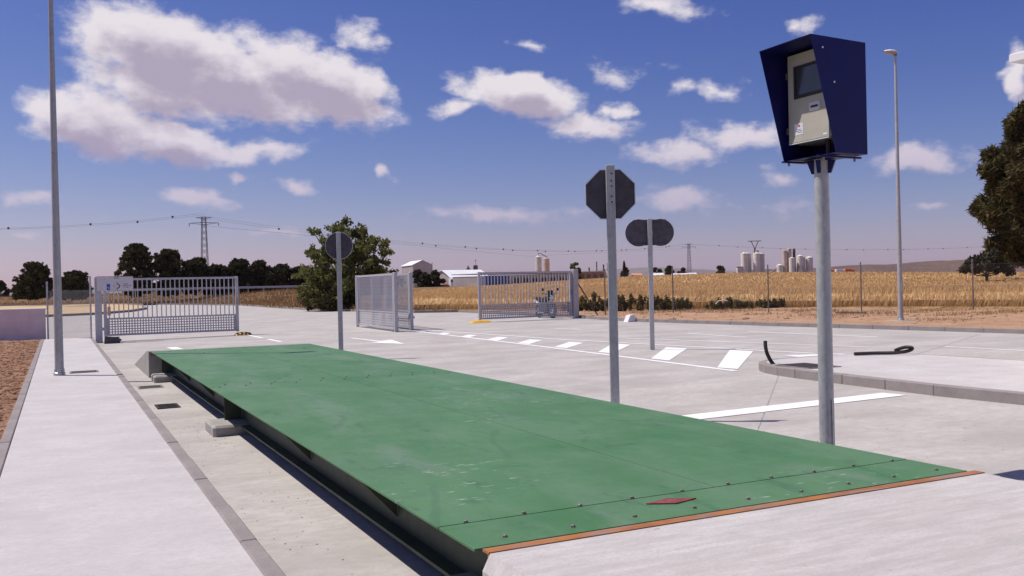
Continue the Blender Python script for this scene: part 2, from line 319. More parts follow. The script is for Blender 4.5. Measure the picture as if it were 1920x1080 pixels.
def earth(name, a, b_, scale=3, bump=.02, c3=None):
    m, t, b = base(name, .95, 0, .15); v = coords(t)
    cl = mixc(t, sstep(t, nz(t, v, scale, 8, .7), .3, .7), a, b_)
    cl = mixc(t, mth(t, 'MULTIPLY', sstep(t, nz(t, v, scale*9, 5, .7), .45, .8), .5), cl, tuple(x*.55 for x in a))
    if c3: cl = mixc(t, sstep(t, nz(t, v, .25, 5, .6), .48, .62), cl, c3)
    t.links.new(cl, b.inputs['Base Color']); bumpn(t, b, nz(t, v, scale*7, 6, .7), .8, bump); return m
M['soil'] = earth('red_brown_soil', (.18,.088,.05), (.42,.245,.155), 5, .04)
M['dirt'] = earth('pale_dirt', (.33,.195,.115), (.46,.285,.18), 1.2, .03)
M['sand'] = earth('pale_sand', (.46,.33,.19), (.58,.43,.27), .5, .03)
M['dry'] = earth('dry_grass_ground', (.17,.10,.055), (.27,.16,.08), .6, .06, (.13,.09,.045))
M['straw'] = earth('wheat_stubble', (.43,.27,.12), (.58,.40,.21), .8, .08)
M['plain'] = earth('far_plain', (.20,.13,.08), (.30,.20,.11), .01, .3)
M['hill'] = earth('far_hills', (.12,.07,.055), (.19,.12,.08), .012, .5, (.07,.05,.04))
M['hillfar'] = earth('far_mountains', (.14,.11,.10), (.20,.15,.12), .002, .5)
def leafmat(name, a, b_, trans=.25, c3=None):
    m = bpy.data.materials.new(name); m.use_nodes = True; t = m.node_tree; t.nodes.clear()
    g = nd(t, 'ShaderNodeNewGeometry'); cl = mixc(t, g.outputs['Random Per Island'], a, b_)
    if c3:
        w = nd(t, 'ShaderNodeTexWhiteNoise', noise_dimensions='1D'); t.links.new(g.outputs['Random Per Island'], w.inputs['W'])
        cl = mixc(t, sstep(t, w.outputs['Value'], .7, .95), cl, c3)
    d = nd(t, 'ShaderNodeBsdfDiffuse'); tr = nd(t, 'ShaderNodeBsdfTranslucent'); t.links.new(cl, d.inputs[0]); t.links.new(cl, tr.inputs[0])
    mx = nd(t, 'ShaderNodeMixShader'); mx.inputs[0].default_value = trans; t.links.new(d.outputs[0], mx.inputs[1]); t.links.new(tr.outputs[0], mx.inputs[2])
    o = nd(t, 'ShaderNodeOutputMaterial'); t.links.new(mx.outputs[0], o.inputs[0]); return m
M['pine'] = leafmat('pine_needles', (.034,.034,.015), (.080,.068,.030), .15)
M['pinelight'] = leafmat('pine_needles_near', (.050,.046,.019), (.125,.102,.048), .2)
M['leaf'] = leafmat('broad_leaves', (.090,.100,.030), (.19,.19,.075), .42)
M['weed'] = leafmat('weed_leaves', (.07,.066,.026), (.16,.13,.06), .3)
M['oliv'] = leafmat('olive_leaves', (.045,.042,.028), (.085,.072,.05), .15)
M['wheat'] = leafmat('wheat_stalks', (.54,.35,.165), (.70,.49,.25), .35, (.76,.56,.32))
M['drygrass'] = leafmat('dry_grass', (.24,.145,.065), (.40,.26,.125), .25)
M['bark'] = plain('bark', (.09,.065,.05), .95, 0, .3, 8, .02, 30)
M['clad'] = plain('pale_cladding', (.60,.55,.50), .7, 0, .08, .6)
M['cladgrey'] = plain('grey_cladding', (.36,.32,.32), .7, 0, .1, .5)
M['roofwhite'] = plain('white_roof_sheet', (.78,.78,.78), .5, 0, .04, .4)
M['brown'] = plain('brown_brick', (.24,.13,.10), .85, 0, .15, .8)
M['greywall'] = plain('grey_block_wall', (.34,.30,.30), .9, 0, .12, .6)
M['container'] = plain('blue_container', (.05,.11,.30), .5, 0, .2, 1.5)
M['silo'] = plain('silo_cream', (.72,.66,.58), .6, 0, .1, .5)
M['silogrey'] = plain('silo_grey', (.56,.53,.50), .6, 0, .12, .5)
M['silobrown'] = plain('silo_brown', (.50,.39,.33), .7, 0, .2, .6)
M['dark'] = plain('dark_steel', (.09,.075,.075), .7, .2, .2, 2)
M['lattice'] = plain('pylon_steel', (.20,.17,.18), .6, .3, .15, 1)
M['wire'] = plain('wire_grey', (.28,.27,.28), .5, .6, .1)
M['tile'] = plain('far_roof', (.50,.27,.17), .8, 0, .15)

# ------------------------------------------------------------------ the ground and the yard
tag(npmesh_o := link('ground', npmesh('ground', [(-9000,-2500,-.42),(9000,-2500,-.42),(9000,11000,-.42),(-9000,11000,-.42)], [(0,1,2,3)], M['plain'])), kind='structure')
def sheet(name, rows, m, smooth=True):
    n = len(rows[0]); v = [p for r_ in rows for p in r_]; f = [(i*n+j, i*n+j+1, (i+1)*n+j+1, (i+1)*n+j) for i in range(len(rows)-1) for j in range(n-1)]
    return npmesh(name, v, f, m, smooth)
def poly_sheet(name, poly, z, m, drop=.12, bev=0):            # flat slab from an outline
    mb = MB(); n = len(poly)
    top = [(x, y, z(x) if callable(z) else z) for x, y in poly]; bot = [(x, y, q-drop) for x, y, q in top]
    mb.add(top+bot, [tuple(range(n))]+[(i, n+i, n+(i+1) % n, (i+1) % n) for i in range(n)])
    return mb.mesh(name, m)
# concrete: one sheet from the drain to the road beyond the gates, with its cross-fall
mb = MB()
xs = [-.5]+[k*1.0 for k in range(0, 11)]
right = [(-14,21.5),(2,20.6),(11.4,19.95),(14.6,19.6),(19,18.95),(26.2,18.1),(31,18.6),(45.5,19.0)]
def xr(y):
    for (a, xa), (b, xb) in zip(right, right[1:]):
        if a <= y <= b: return xa+(xb-xa)*(y-a)/(b-a)
rows = []
for y in [-14,-8,-4,0,2,5,8,11.4,14.6,17,19,22,26.2,29,31,33]:
    rows.append([(x, y, gz(x)) for x in xs]+[(10+(xr(y)-10)*k/4, y, 0) for k in range(1, 5)])
yard = tag(link('concrete_yard', sheet('concrete_yard', rows, M['concrete'], False)), kind='structure')
FARK = [(19,45.5),(16.9,47),(15.6,55.3),(14.6,62.4),(14.9,78),(15.2,94.3),(9,125),(3,150),(-12,165),(-80,170)]
ISL = [(-60,64),(-20,66.5),(-2.2,69.1),(.9,71.4),(3.9,79),(6,90.6),(7.2,110),(6.7,129),(3.3,143),(-2.9,150),(-60,152)]
out = [(-80,33),(19,33)]+FARK
rd = poly_sheet('outer_road', [(-80,33.0),(-.5,33.0),(10,33.0),(18.63,33.0)]+FARK, lambda x: gz(max(x,-.5)), M['concrete'], .3)
tag(link('outer_road', rd), kind='structure')
isl = tag(link('dirt_island', poly_sheet('dirt_island', ISL, .08, M['sand'], .3)), kind='structure')

# verges: strips running out from the kerbs, rising gently behind
def A_t(t): return 1.7*math.exp(-((t-30)/(33 if t < 30 else 48))**2)
def dt(x, y):
    dx, dy = x+1.5252, y+3.5195
    return dx*.44+dy*.898, dx*.898-dy*.44
def rise(x, y):
    d, t = dt(x, y); s = min(1, max(0, (d-48)/102)); s = s*s*(3-2*s); return s*A_t(t)
def densify(pl, step):
    o = []
    for a, b in zip(pl, pl[1:]):
        k = max(1, int(math.hypot(b[0][0]-a[0][0], b[0][1]-a[0][1])/step))
        for i in range(k):
            f = i/k; o.append(((a[0][0]+(b[0][0]-a[0][0])*f, a[0][1]+(b[0][1]-a[0][1])*f), (a[1][0]+(b[1][0]-a[1][0])*f, a[1][1]+(b[1][1]-a[1][1])*f)))
    return o+[pl[-1]]
def fan(pl, offs, zf, step):
    pts = densify(pl, step)
    return [[(p[0]+d[0]*o, p[1]+d[1]*o, zf(p[0]+d[0]*o, p[1]+d[1]*o, o, i/len(pts))) for i, (p, d) in enumerate(pts)] for o in offs]
RV = [((19,45.5),(.5,.866)),((19,45.5),(.8,.6)),((18.6,31),(.8,.6)),((18.1,26.2),(.8,.6)),((18.95,19),(.8,.6)),((19.6,14.6),(.8,.6)),((19.95,11.4),(.8,.6)),((20.6,2),(.85,.53)),((21.5,-14),(.95,.3))]
def zrv(x, y, o, i):
    n = noise.noise(Vector((x*.55, y*.55, 0)))*.05+noise.noise(Vector((x*1.7, y*1.7, 3)))*.03
    return .1+min(1, o/1.0)*(n+.02)+(rise(x, y)-.15*min(1, max(0, o-14)/6) if o > 6 else 0)
tag(link('dirt_verge', sheet('dirt_verge', fan(RV, [.03+k*.35 for k in range(40)]+[15,17,20,25,32,45,70,120], zrv, .4), M['dirt'])), kind='structure')
LV = [(p, (.5,.866)) for p in FARK]
def zlv(x, y, o, i):
    w = min(1, max(0, (-.866*x+.5*y-8)/14)); s = min(1, o/26); s = s*s*(3-2*s)
    n = noise.noise(Vector((x*.2, y*.2, 0)))*.12*min(1, o/3)+noise.noise(Vector((x*.8, y*.8, 3)))*.05*min(1, o/2)
    return .1+w*1.28*s+n*(.4+.6*w)
tag(link('dry_verge', sheet('dry_verge', fan(LV, [.12,.6,1.2,2,3,4,5.5,7,9,11,14,17,20,24,28,34,45,70,120,220], zlv, 2.0), M['dry'])), kind='structure')

# wheat field: earth sheet, then the standing crop
WE = [((15.4,52.5),(.30,.954)),((17.0,48.0),(.36,.933)),((18.4,46.6),(.42,.907)),((20.5,42),(.5,.866)),((22.1,36.9),(.6,.8)),((24,34.7),(.66,.75)),((28,31.4),(.71,.704)),((31,27.8),(.75,.66)),((32.8,22),(.86,.51)),((36,10),(.95,.31)),((42,-6),(1,0))]
def zwe(x, y, o, i): return (.16 if o > .1 else -.05)+rise(x, y)
tag(link('field_earth', sheet('field_earth', fan(WE, [0,.6,2,5,10,18,30,45,60,80,100,125,160,230], zwe, 4), M['straw'])), kind='structure')
def zcan(x, y, o, i):
    n = noise.noise(Vector((x*.5, y*.5, 1)))*.05+noise.noise(Vector((x*.13, y*.13, 5)))*.08
    return .16+rise(x, y)+(.60+n)*min(1, (o+.05)/1.2)
can = fan(WE, [.5,1,1.7,2.6,4,6,9,13,18,24,32,42,54,68,84,102,125,160], zcan, 1.5)
wf = tag(link('wheat_field', sheet('wheat_field', can, M['straw'])), 'golden standing wheat crop filling the field behind the fence', 'wheat', kind='stuff')
WP = densify(WE, .5); WPa = np.array([[*p, *d] for p, d in WP])
def blades(n, o0, o1, power, hmin, hmax, w):
    i = rng.integers(0, len(WPa)-1, n); fr = rng.random(n)[:, None]; P = WPa[i]*(1-fr)+WPa[i+1]*fr
    o = o0+(o1-o0)*rng.random(n)**power
    x = P[:, 0]+P[:, 2]*o; y = P[:, 1]+P[:, 3]*o
    dx, dy = x+1.5252, y+3.5195; d = dx*.44+dy*.898; t = dx*.898-dy*.44
    s = np.clip((d-48)/102, 0, 1); s = s*s*(3-2*s); z = .14+s*1.7*np.exp(-((t-30)/np.where(t < 30, 33, 48))**2)
    h = hmin+(hmax-hmin)*rng.random(n); h *= np.where(o < 1.2, .55+.45*np.clip(o/1.2, 0, 1), 1)
    sc = 1+np.clip(o/30, 0, 3)
    a = rng.random(n)*PI; ux, uy = np.cos(a)*w*sc, np.sin(a)*w*sc
    lx, ly = rng.normal(.06, .09, n), rng.normal(-.03, .09, n)
    v = np.empty((n, 4, 3)); v[:, 0] = np.c_[x-ux*.5, y-uy*.5, z]; v[:, 1] = np.c_[x+ux*.5, y+uy*.5, z]
    v[:, 2] = np.c_[x+lx+ux, y+ly+uy, z+h]; v[:, 3] = np.c_[x+lx-ux, y+ly-uy, z+h*.93]
    return v.reshape(-1, 3)
v = np.concatenate([blades(150000, 0, 9, 1, .5, .9, .007), blades(140000, 6, 45, 1.2, .64, .86, .012), blades(110000, 30, 150, 1.1, .66, .86, .018)])
crop = link('stalks', npmesh('stalks', v, np.arange(len(v)).reshape(-1, 4), M['wheat']), wf); crop['kind'] = 'stuff'

def grass(name, label, pts, h, w, m, lean=.25):
    P = np.asarray(pts); n = len(P); a = rng.random(n)*PI; ux, uy = np.cos(a)*w, np.sin(a)*w; hh = h*(.5+rng.random(n))
    lx, ly = rng.normal(0, lean, n)*hh, rng.normal(0, lean, n)*hh
    v = np.empty((n, 3, 3)); v[:, 0] = P+np.c_[ux, uy, 0*ux]; v[:, 1] = P-np.c_[ux, uy, 0*ux]; v[:, 2] = P+np.c_[lx, ly, hh]
    return tag(link(name, npmesh(name, v.reshape(-1, 3), np.arange(n*3).reshape(-1, 3), m)), label, 'grass', kind='stuff')
pts = []
LVd = densify(LV, 1.0)
for k in range(26000):
    p, d = random.choice(LVd[:170]); o = .3+random.random()**1.3*34; x, y = p[0]+d[0]*o+random.uniform(-.5,.5), p[1]+d[1]*o+random.uniform(-.5,.5)
    pts.append((x, y, zlv(x, y, o, 0)-.03))
grass('dry_grass', 'brown dry grass on the bank beyond the road', pts, .32, .05, M['drygrass'])
pts = []
RVd = densify(RV, .4)
for k in range(34000):
    p, d = random.choice(RVd); o = 12.5-9.5*random.random()**1.6; x, y = p[0]+d[0]*o+random.uniform(-.35,.35), p[1]+d[1]*o+random.uniform(-.5,.5)
    if noise.noise(Vector((x*.4, y*.4, 9))) > -.02: pts.append((x, y, zrv(x, y, o, 0)-.02))
grass('verge_grass', 'sparse dry tufts on the dirt along the fence', pts, .12, .010, M['drygrass'], .4)

# hills far behind
def ridge(name, y0, prof, m, depth):
    rows = [[], [], []]
    for x, h in prof:
        rows[0].append((x, y0, -1)); rows[1].append((x*1.01, y0+depth*.4, h)); rows[2].append((x*1.02, y0+depth, -1))
    return tag(link(name, sheet(name, rows, m)), kind='structure')
def polar(name, d, fn, m, t0, t1, n, dd):
    rows = [[], [], []]
    for k in range(n+1):
        q = t0+(t1-t0)*k/n; X = Vector((-1.5+d*(.44+.898*q), -3.5+d*(.898-.44*q)))
        h = fn(q); s = 1+dd/d
        rows[0].append((X.x, X.y, -1)); rows[1].append((X.x*(1+dd*.5/d), X.y*(1+dd*.5/d), h)); rows[2].append((X.x*s, X.y*s, -1))
    return tag(link(name, sheet(name, rows, m)), kind='structure')
def sm(a, b, x): x = min(1, max(0, (x-a)/(b-a))); return x*x*(3-2*x)
polar('hills', 1900, lambda q: 3+sm(.2,.26,q)*22+sm(.32,.37,q)*5+sm(.40,.46,q)*6+1.2*noise.noise(Vector((q*30, 0, 0)))+.7*noise.noise(Vector((q*90, 0, 0))), M['hill'], -.05, 1.3, 220, 500)
polar('low_hills', 1100, lambda q: 3+sm(.25,.36,q)*5+sm(.5,.62,q)*3+.9*noise.noise(Vector((q*40, 7, 0))), M['hill'], .1, 1.3, 160, 300)
polar('mountains', 8200, lambda q: 55+75*math.exp(-((q-.12)/.13)**2)+28*noise.noise(Vector((q*9, 2, 0)))+12*noise.noise(Vector((q*30, 2, 0)))+20*math.exp(-((q+.5)/.1)**2), M['hillfar'], -1.2, 1.4, 240, 900)

# red-brown soil bed left of the walk with its clods
rows = []
for i in range(150):
    y = .4+i*.215
    rows.append([(x, y, -.03+.05*noise.noise(Vector((x*1.3, y*1.3, 0)))+.035*noise.noise(Vector((x*4, y*4, 2)))) for x in [-6+k*.13 for k in range(30)]+[-2.09]])
tag(link('soil_bed', sheet('soil_bed', rows, M['soil'])), kind='structure')
mb = MB()
ico = [(0,0,1),(.9,0,.2),(.28,.85,.25),(-.72,.53,.2),(-.72,-.53,.25),(.28,-.85,.2),(0,0,-.6)]; icf = [(0,1,2),(0,2,3),(0,3,4),(0,4,5),(0,5,1),(6,2,1),(6,3,2),(6,4,3),(6,5,4),(6,1,5)]
for k in range(9000):
    y = .5+31*random.random()**1.15; x = -2.13-random.random()**1.3*3.2; s = random.uniform(.012, .036)*(1.8 if random.random() < .1 else 1); a = random.random()*6
    z = -.03+.05*noise.noise(Vector((x*1.3, y*1.3, 0)))+.035*noise.noise(Vector((x*4, y*4, 2)))
    mb.add([(x+s*(p[0]*math.cos(a)-p[1]*math.sin(a))*random.uniform(.8,1.3), y+s*(p[0]*math.sin(a)+p[1]*math.cos(a)), z+s*.6*p[2]) for p in ico], icf)
tag(mb.build('soil_clods', M['soil'], fix=False), 'small clods and stones strewn on the brown soil', 'stones', kind='stuff')
mb = MB()
for k in range(700):
    p, d = random.choice(RVd); o = random.uniform(.4, 9); x, y = p[0]+d[0]*o, p[1]+d[1]*o; s = random.uniform(.02, .09)*(1 if random.random() < .9 else 2); a = random.random()*6
    z = zrv(x, y, o, 0)
    mb.add([(x+s*(q[0]*math.cos(a)-q[1]*math.sin(a))*random.uniform(.8,1.3), y+s*(q[0]*math.sin(a)+q[1]*math.cos(a)), z+s*.6*q[2]) for q in ico], icf)
tag(mb.build('verge_stones', M['dirt'], fix=False), 'loose stones and clods on the dirt along the fence', 'stones', kind='stuff')

# the walk and its kerbs
rows = [[(x, y, .012+.003*noise.noise(Vector((x, y, 0)))) for x in (-1.985,-1.6,-1.2,-.9,-.595)] for y in [-6+k for k in range(38)]+[31.4]]
tag(link('walk', sheet('walk', rows, M['walk'])), kind='structure')
def kerb(name, pl, w, top, h, step, m=None, side=1, z=None):
    root = tag(thing(name, None, None), kind='structure'); k = 0
    m = m or M['kerb']; cache = {}
    for (x0, y0), (x1, y1) in zip(pl, pl[1:]):
        ln = math.hypot(x1-x0, y1-y0); n = max(1, round(ln/step)); s = ln/n; key = round(s, 2); a = math.atan2(y1-y0, x1-x0)
        if key not in cache: cache[key] = MB().bbox(.0015, s-.0015, min(0, w), max(0, w), -h, 0, .009).mesh('kerb_stone', m)
        for i in range(n):
            q = (i+.0)/n; X, Y = x0+(x1-x0)*q, y0+(y1-y0)*q
            o = link('kerb_stone', cache[key], root, (X, Y, (top(X) if callable(top) else top)+random.uniform(-.004,.004)), a+random.uniform(-.003,.003))
    return root
kerb('walk_kerb', [(-.5,-4),(-.5,31.4)], .10, .025, .3, 1.0)
kerb('soil_kerb', [(-1.99,-4),(-1.99,31.4)], .10, .02, .3, 1.0)
kerb('verge_kerb', [(21.3,-14),(20.5,2),(19.85,11.4),(19.5,14.6),(18.85,19),(18.0,26.2),(18.3,29.6)][::-1], .16, .12, .4, 1.0)
IO = [(8.46,-9),(8.37,3.4),(8.31,4.6),(8.40,6.2),(8.46,7.2),(8.52,7.65),(8.62,8.02),(8.77,8.34),(8.98,8.6),(9.25,8.77),(9.6,8.85),(11.0,8.85),(11.35,8.78),(11.65,8.6),(11.88,8.35),(12.02,8.05),(12.1,7.6),(12.2,6.2),(12.3,4.9),(17.5,4.9),(17.5,-9)]
kerb('island_kerb', IO[:19], -.14, .12, .4, 1.0)
def inset(p, d):
    o = []
    for i in range(len(p)):
        a, b, c = Vector(p[i-1]), Vector(p[i]), Vector(p[(i+1) % len(p)]); e = (b-a).normalized()+(c-b).normalized(); e.normalize(); o.append((b.x+e.y*d, b.y-e.x*d))
    return o
tag(link('traffic_island', poly_sheet('traffic_island', inset(IO, .13), .122, M['walk'], .5)), kind='structure')
def longkerb(name, pl, w, z0, z1, m):
    mb = MB()
    for (x0, y0), (x1, y1) in zip(pl, pl[1:]):
        d = Vector((x1-x0, y1-y0)).normalized(); nx, ny = -d.y*w, d.x*w
        mb.add([(x0,y0,z0),(x1,y1,z0),(x1+nx,y1+ny,z0),(x0+nx,y0+ny,z0),(x0,y0,z1),(x1,y1,z1),(x1+nx,y1+ny,z1),(x0+nx,y0+ny,z1)], [(4,5,6,7),(0,1,5,4),(2,3,7,6),(1,2,6,5),(3,0,4,7)])
    return tag(mb.build(name, m), kind='structure')
longkerb('verge_edge_kerb', [(18.3,29.6),(18.6,31),(19,45.5)], -.16, -.3, .13, M['kerb'])
longkerb('road_kerb', FARK, -.25, -.3, .14, M['kerb'])
longkerb('dirt_island_kerb', [(x, y-.05) for x, y in ISL], .22, -.3, .15, M['kerb'])

# painted markings lie on the yard, saw cuts between its slabs
def stripe(name, a, b, w, m=None, z=.005):
    n = max(2, int(math.hypot(b[0]-a[0], b[1]-a[1])/.8)); d = Vector((b[0]-a[0], b[1]-a[1])).normalized(); nx, ny = -d.y*w/2, d.x*w/2
    rows = [[], []]
    for k in range(n+1):
        x, y = a[0]+(b[0]-a[0])*k/n, a[1]+(b[1]-a[1])*k/n
        rows[0].append((x+nx, y+ny, gz(x+nx)+z)); rows[1].append((x-nx, y-ny, gz(x-nx)+z))
    return link(name, sheet(name, rows[::-1], m or M['paint'], False), yard)
def quad(name, p, m=None, z=.006, n=6):
    rows = []
    for i in range(3):
        u = i/2; r_ = []
        for k in range(n+1):
            w = k/n; x = (p[0][0]*(1-w)+p[3][0]*w)*(1-u)+(p[1][0]*(1-w)+p[2][0]*w)*u; y = (p[0][1]*(1-w)+p[3][1]*w)*(1-u)+(p[1][1]*(1-w)+p[2][1]*w)*u
            r_.append((x, y, gz(x)+z))
        rows.append(r_)
    return link(name, sheet(name, rows, m or M['paint'], False), yard)
for p in ([(8.63,9.25),(8.72,8.82),(11.40,11.55),(11.28,12.15)],[(8.85,11.55),(8.85,10.95),(10.92,13.15),(10.82,13.8)],[(8.98,13.75),(8.98,13.15),(10.72,15.1),(10.64,15.75)],[(9.05,15.85),(9.05,15.25),(10.25,16.5),(10.18,17.1)],[(9.07,17.85),(9.07,17.2),(10.02,18.3),(9.96,18.9)],[(9.08,19.8),(9.07,19.1),(9.92,20.15),(9.86,20.75)],[(9.1,21.75),(9.1,21.1),(9.78,22.0),(9.73,22.55)],[(9.14,23.7),(9.12,23.05),(9.7,23.9),(9.66,24.45)],[(9.18,25.75),(9.16,25.1),(9.64,25.8),(9.62,26.35)]): quad('hatch_bar', p)
stripe('edge_line', (9.35,26.4), (8.95,16.7), .13); stripe('edge_line', (8.95,16.7), (8.5,8.6), .13)
stripe('edge_line', (9.85,26.6), (10.59,18.05), .12); stripe('edge_line', (10.59,18.05), (11.9,10.3), .12)
quad('stop_line', [(3.4,5.15),(3.4,4.8),(8.1,4.82),(8.05,5.17)], n=10)
quad('island_patch', [(11.1,10.35),(11.0,9.55),(12.2,9.2),(12.2,9.95)])
for a, b, w in (((13.4,23.76),(13.62,22.3),.13),((12.0,17.55),(13.1,13.9),.12),((14.6,18.05),(14.4,15.3),.1),((16.2,17.4),(16.65,13.1),.14),((15.1,9.9),(15.2,8.2),.12),((13.1,13.9),(13.9,10.8),.1),((4.4,29.4),(4.42,27.2),.14),((4.42,26.3),(4.42,24.4),.14)): stripe('lane_line', a, b, w)
quad('lane_dash', [(1.22,24.8),(1.5,24.8),(1.58,23.2),(1.3,23.2)])
aw = [(6.50,24.4),(6.62,24.4),(6.74,22.05),(7.16,22.25),(6.80,20.1),(6.27,21.5),(6.60,21.75)]
ao = MB().add([(x, y, gz(x)+.006) for x, y in aw], [(0,1,2,6),(2,3,4),(2,4,6),(4,5,6)]).build('arrow_marking', M['paint'], yard, fix=False)
M['cut'] = plain('joint_dark', (.33,.31,.30), .9, 0, .3, 9)
for a, b in (((8.5,7.6),(3.6,2.6)),((3.1,19.5),(8.4,19.5)),((10.3,-4),(3.5,-3)),((12.3,8.5),(18.9,12)),((8.6,8.9),(9.4,30)),((12.6,20),(18,21)),((0,22),(8.8,22.3))): stripe('saw_cut', a, b, .010, M['cut'], .0035)

mb = MB(); rd_ = random.Random(3)
for k_ in range(420):
    q_ = rd_.random()
    if q_ < .35: x, y = rd_.gauss(-.06, .12), rd_.choice((6.7, 7.3, 13.5, 3.2, 10))+rd_.gauss(0, .8)
    elif q_ < .6: x, y = -.37+abs(rd_.gauss(0, .05)), rd_.uniform(0, 29)
    else: x, y = rd_.uniform(3.3, 8.2), rd_.uniform(-1, 9)
    sz = rd_.uniform(.003, .0075); a = rd_.random()*6
    if -.38 < x < .22 or x > 3.1: mb.add([(x+sz*(p_[0]*math.cos(a)-p_[1]*math.sin(a))*1.4, y+sz*(p_[0]*math.sin(a)+p_[1]*math.cos(a)), gz(x)+.002+sz*.5*p_[2]) for p_ in ico], icf)
tag(mb.build('yard_grit', M['kerb'], fix=False), 'crumbs of grit scattered on the concrete yard', 'grit', kind='stuff')
# drain grates and covers
t = thing('drain_grate', 'small black slotted drain grate in the concrete beside the walk kerb', 'drain grate', (-.34,10.0,-.104+.003))
MB().box(0,.30,0,.03,0,.012).box(0,.30,.47,.5,0,.012).box(0,.03,.0301,.4699,0,.012).box(.27,.30,.0301,.4699,0,.012).build('frame', M['castiron'], t)
MB().box(.031,.269,.031,.469,-.001,.0015).build('pit', M['black'], t)
me = MB().box(.0301,.2699,0,.03,.0,.010).mesh('slat', M['castiron'])
for k in range(6): link('slat', me, t, (0, .07+k*.066, 0))
def cover(label, loc, a, b, rz=0, m='castiron'):
    t = thing('inspection_cover', label, 'cover', loc, rz)
    MB().box(0,a,0,.03,0,.008).box(0,a,b-.03,b,0,.008).box(0,.03,.0301,b-.0301,0,.008).box(a-.03,a,.0301,b-.0301,0,.008).build('frame', M['kerb'], t)
    MB().bbox(.034,a-.034,.034,b-.034,-.002,.006,.003).build('plate', M[m], t)
cover('brown rectangular cover set in the walk beside the tall lamp post', (-1.37,15.75,.0165), .5, .42, 0)
cover('brown rectangular cover flush in the concrete beside the walk kerb near the deck end', (-.36,13.05,-.099), .4, .42, 0)
cover('large black square cover at the nose of the traffic island', (8.62,7.05,.1265), .62, .82, -.05)

# ------------------------------------------------------------------ weighbridge
D = .40
wb = thing('weighbridge', 'long low weighbridge with green steel deck on dark girders', 'weighbridge', (0,0,0))
Lw = 15.07; YS = [(0,.41),(.41,7.55),(7.55,14.0),(14.0,Lw)]; g = .005
for (a, b) in YS:
    xsq = [(0,3)] if b-a < 2 else [(0,1.58),(1.58,3)]
    for x0, x1 in xsq:
        MB().bbox(x0+(g if x0 else 0), x1-(g if x1 < 3 else 0), a+g, b-g, D-.012, D, .0012).build('deck_plate', M['deck'], wb)
MB().box(.30,2.70,.02,Lw-.02,D-.10,D-.014).build('deck_frame', M['girder'], wb)
def ibeam(xc):
    hw = .1
    return MB().prism([(xc-hw,-.02),(xc+hw,-.02),(xc+hw,0.0),(xc+.01,.004),(xc+.01,D-.115),(xc+hw,D-.112),(xc+hw,D-.101),(xc-hw,D-.101),(xc-hw,D-.112),(xc-.01,D-.115),(xc-.01,.004),(xc-hw,0.0)], 'y', .03, Lw-.03).build('girder', M['girder'], wb)
for xc in (.36, 1.5, 2.64): ibeam(xc)
edge = MB().box(.02,.29,.03,Lw-.03,D-.02,D-.0125).build('edge_flange', M['girder'], wb)
for y in (2.0,4.2,9.6,12.1):
    MB().prism([(.05,D-.021),(.345,D-.021),(.345,.06)], 'y', y, y+.012).build('gusset', M['girder'], wb)
for y in (7.45,14.6):
    MB().box(.15,.345,y,y+.014,.004,D-.021).build('stiffener', M['girder'], wb)
bm = MB().lathe([(.0135,0),(.0135,.003),(.0105,.003),(.0105,.009),(.008,.0105)], 6).mesh('bolt', M['bolt'])
def bolts(y, xs_):
    for x in xs_: link('bolt', bm, wb, (x, y+random.uniform(-.008,.008), D), random.random())
bolts(.425, [.14+.305*k for k in range(10)]); bolts(.10, [.19+.335*k for k in range(9)])
bolts(7.42, [.1+.29*k for k in range(10)]); bolts(7.68, [.2+.29*k for k in range(10)])
bolts(14.7, [.3+.45*k for k in range(6)]); bolts(13.85, [.2+.6*k for k in range(5)])
MB().prism([(1.04,.275),(1.17,.205),(1.32,.245),(1.19,.315)], 'z', D+.001, D+.006).build('diamond_plate', M['rustred'], wb)
for xc in (.36, 2.64):
    for y in (.5, 7.5, 14.3): MB().box(xc-.09,xc+.09,y-.1,y+.1,-.075,-.0205).build('load_cell_foot', M['dark'], wb)
# footings the girders stand on
for y, lab in ((7.0,'pale concrete footing block sticking out under the middle of the deck'),(13.95,'pale concrete footing block under the far end of the deck'),(.25,'concrete footing block under the near end of the deck')):
    f = tag(MB().bbox(-.04 if y > 1 else .2,3.02,y,y+.64,-.16,.02,.025).build('footing_block', M['block']), lab, 'footing')
# cut the footing below the girder feet: feet rest on it
# approach ramps
nr = thing('near_ramp', 'pale brushed concrete approach ramp in the foreground with rusty steel edge', 'ramp')
MB().add([(.0,-.075,-.25),(3.06,-.075,-.25),(3.06,-7,-.25),(0,-7,-.25),
          (.0,-.075,D-.07),(3.06,-.075,D-.07),(3.06,-7,D-.29),(.0,-7,D-.29),
          (.035,-.075,D-.004),(3.03,-.075,D-.004),(3.03,-1.4,D-.012),(.05,-1.4,D-.012),(3.03,-7,D-.25),(.05,-7,D-.25)],
         [(8,11,10,9),(11,13,12,10),(4,7,13,11,8),(5,9,10,12,6),(0,4,8,9,5,1),(0,3,7,4),(1,5,6,2),(2,6,12,13,7,3),(0,1,2,3)]).build('slab', M['ramp'], nr)
MB().box(.03,3.04,-.074,-.012,D-.01,D+.001).box(.03,3.04,-.0735,-.064,D-.09,D-.0101).build('edge_angle', M['rust'], nr)
fr = thing('far_ramp', 'grey concrete approach ramp sloping down from the far deck end', 'ramp')
MB().prism([(Lw+.04,-.2),(Lw+.04,D-.006),(Lw+.35,D-.006),(Lw+3.7,-.09),(Lw+3.7,-.2)], 'x', -.03, 3.04).build('slab', M['block'], fr)
MB().box(0,3.01,Lw+.012,Lw+.0385,D-.09,D-.002).build('edge_angle', M['rust'], fr)

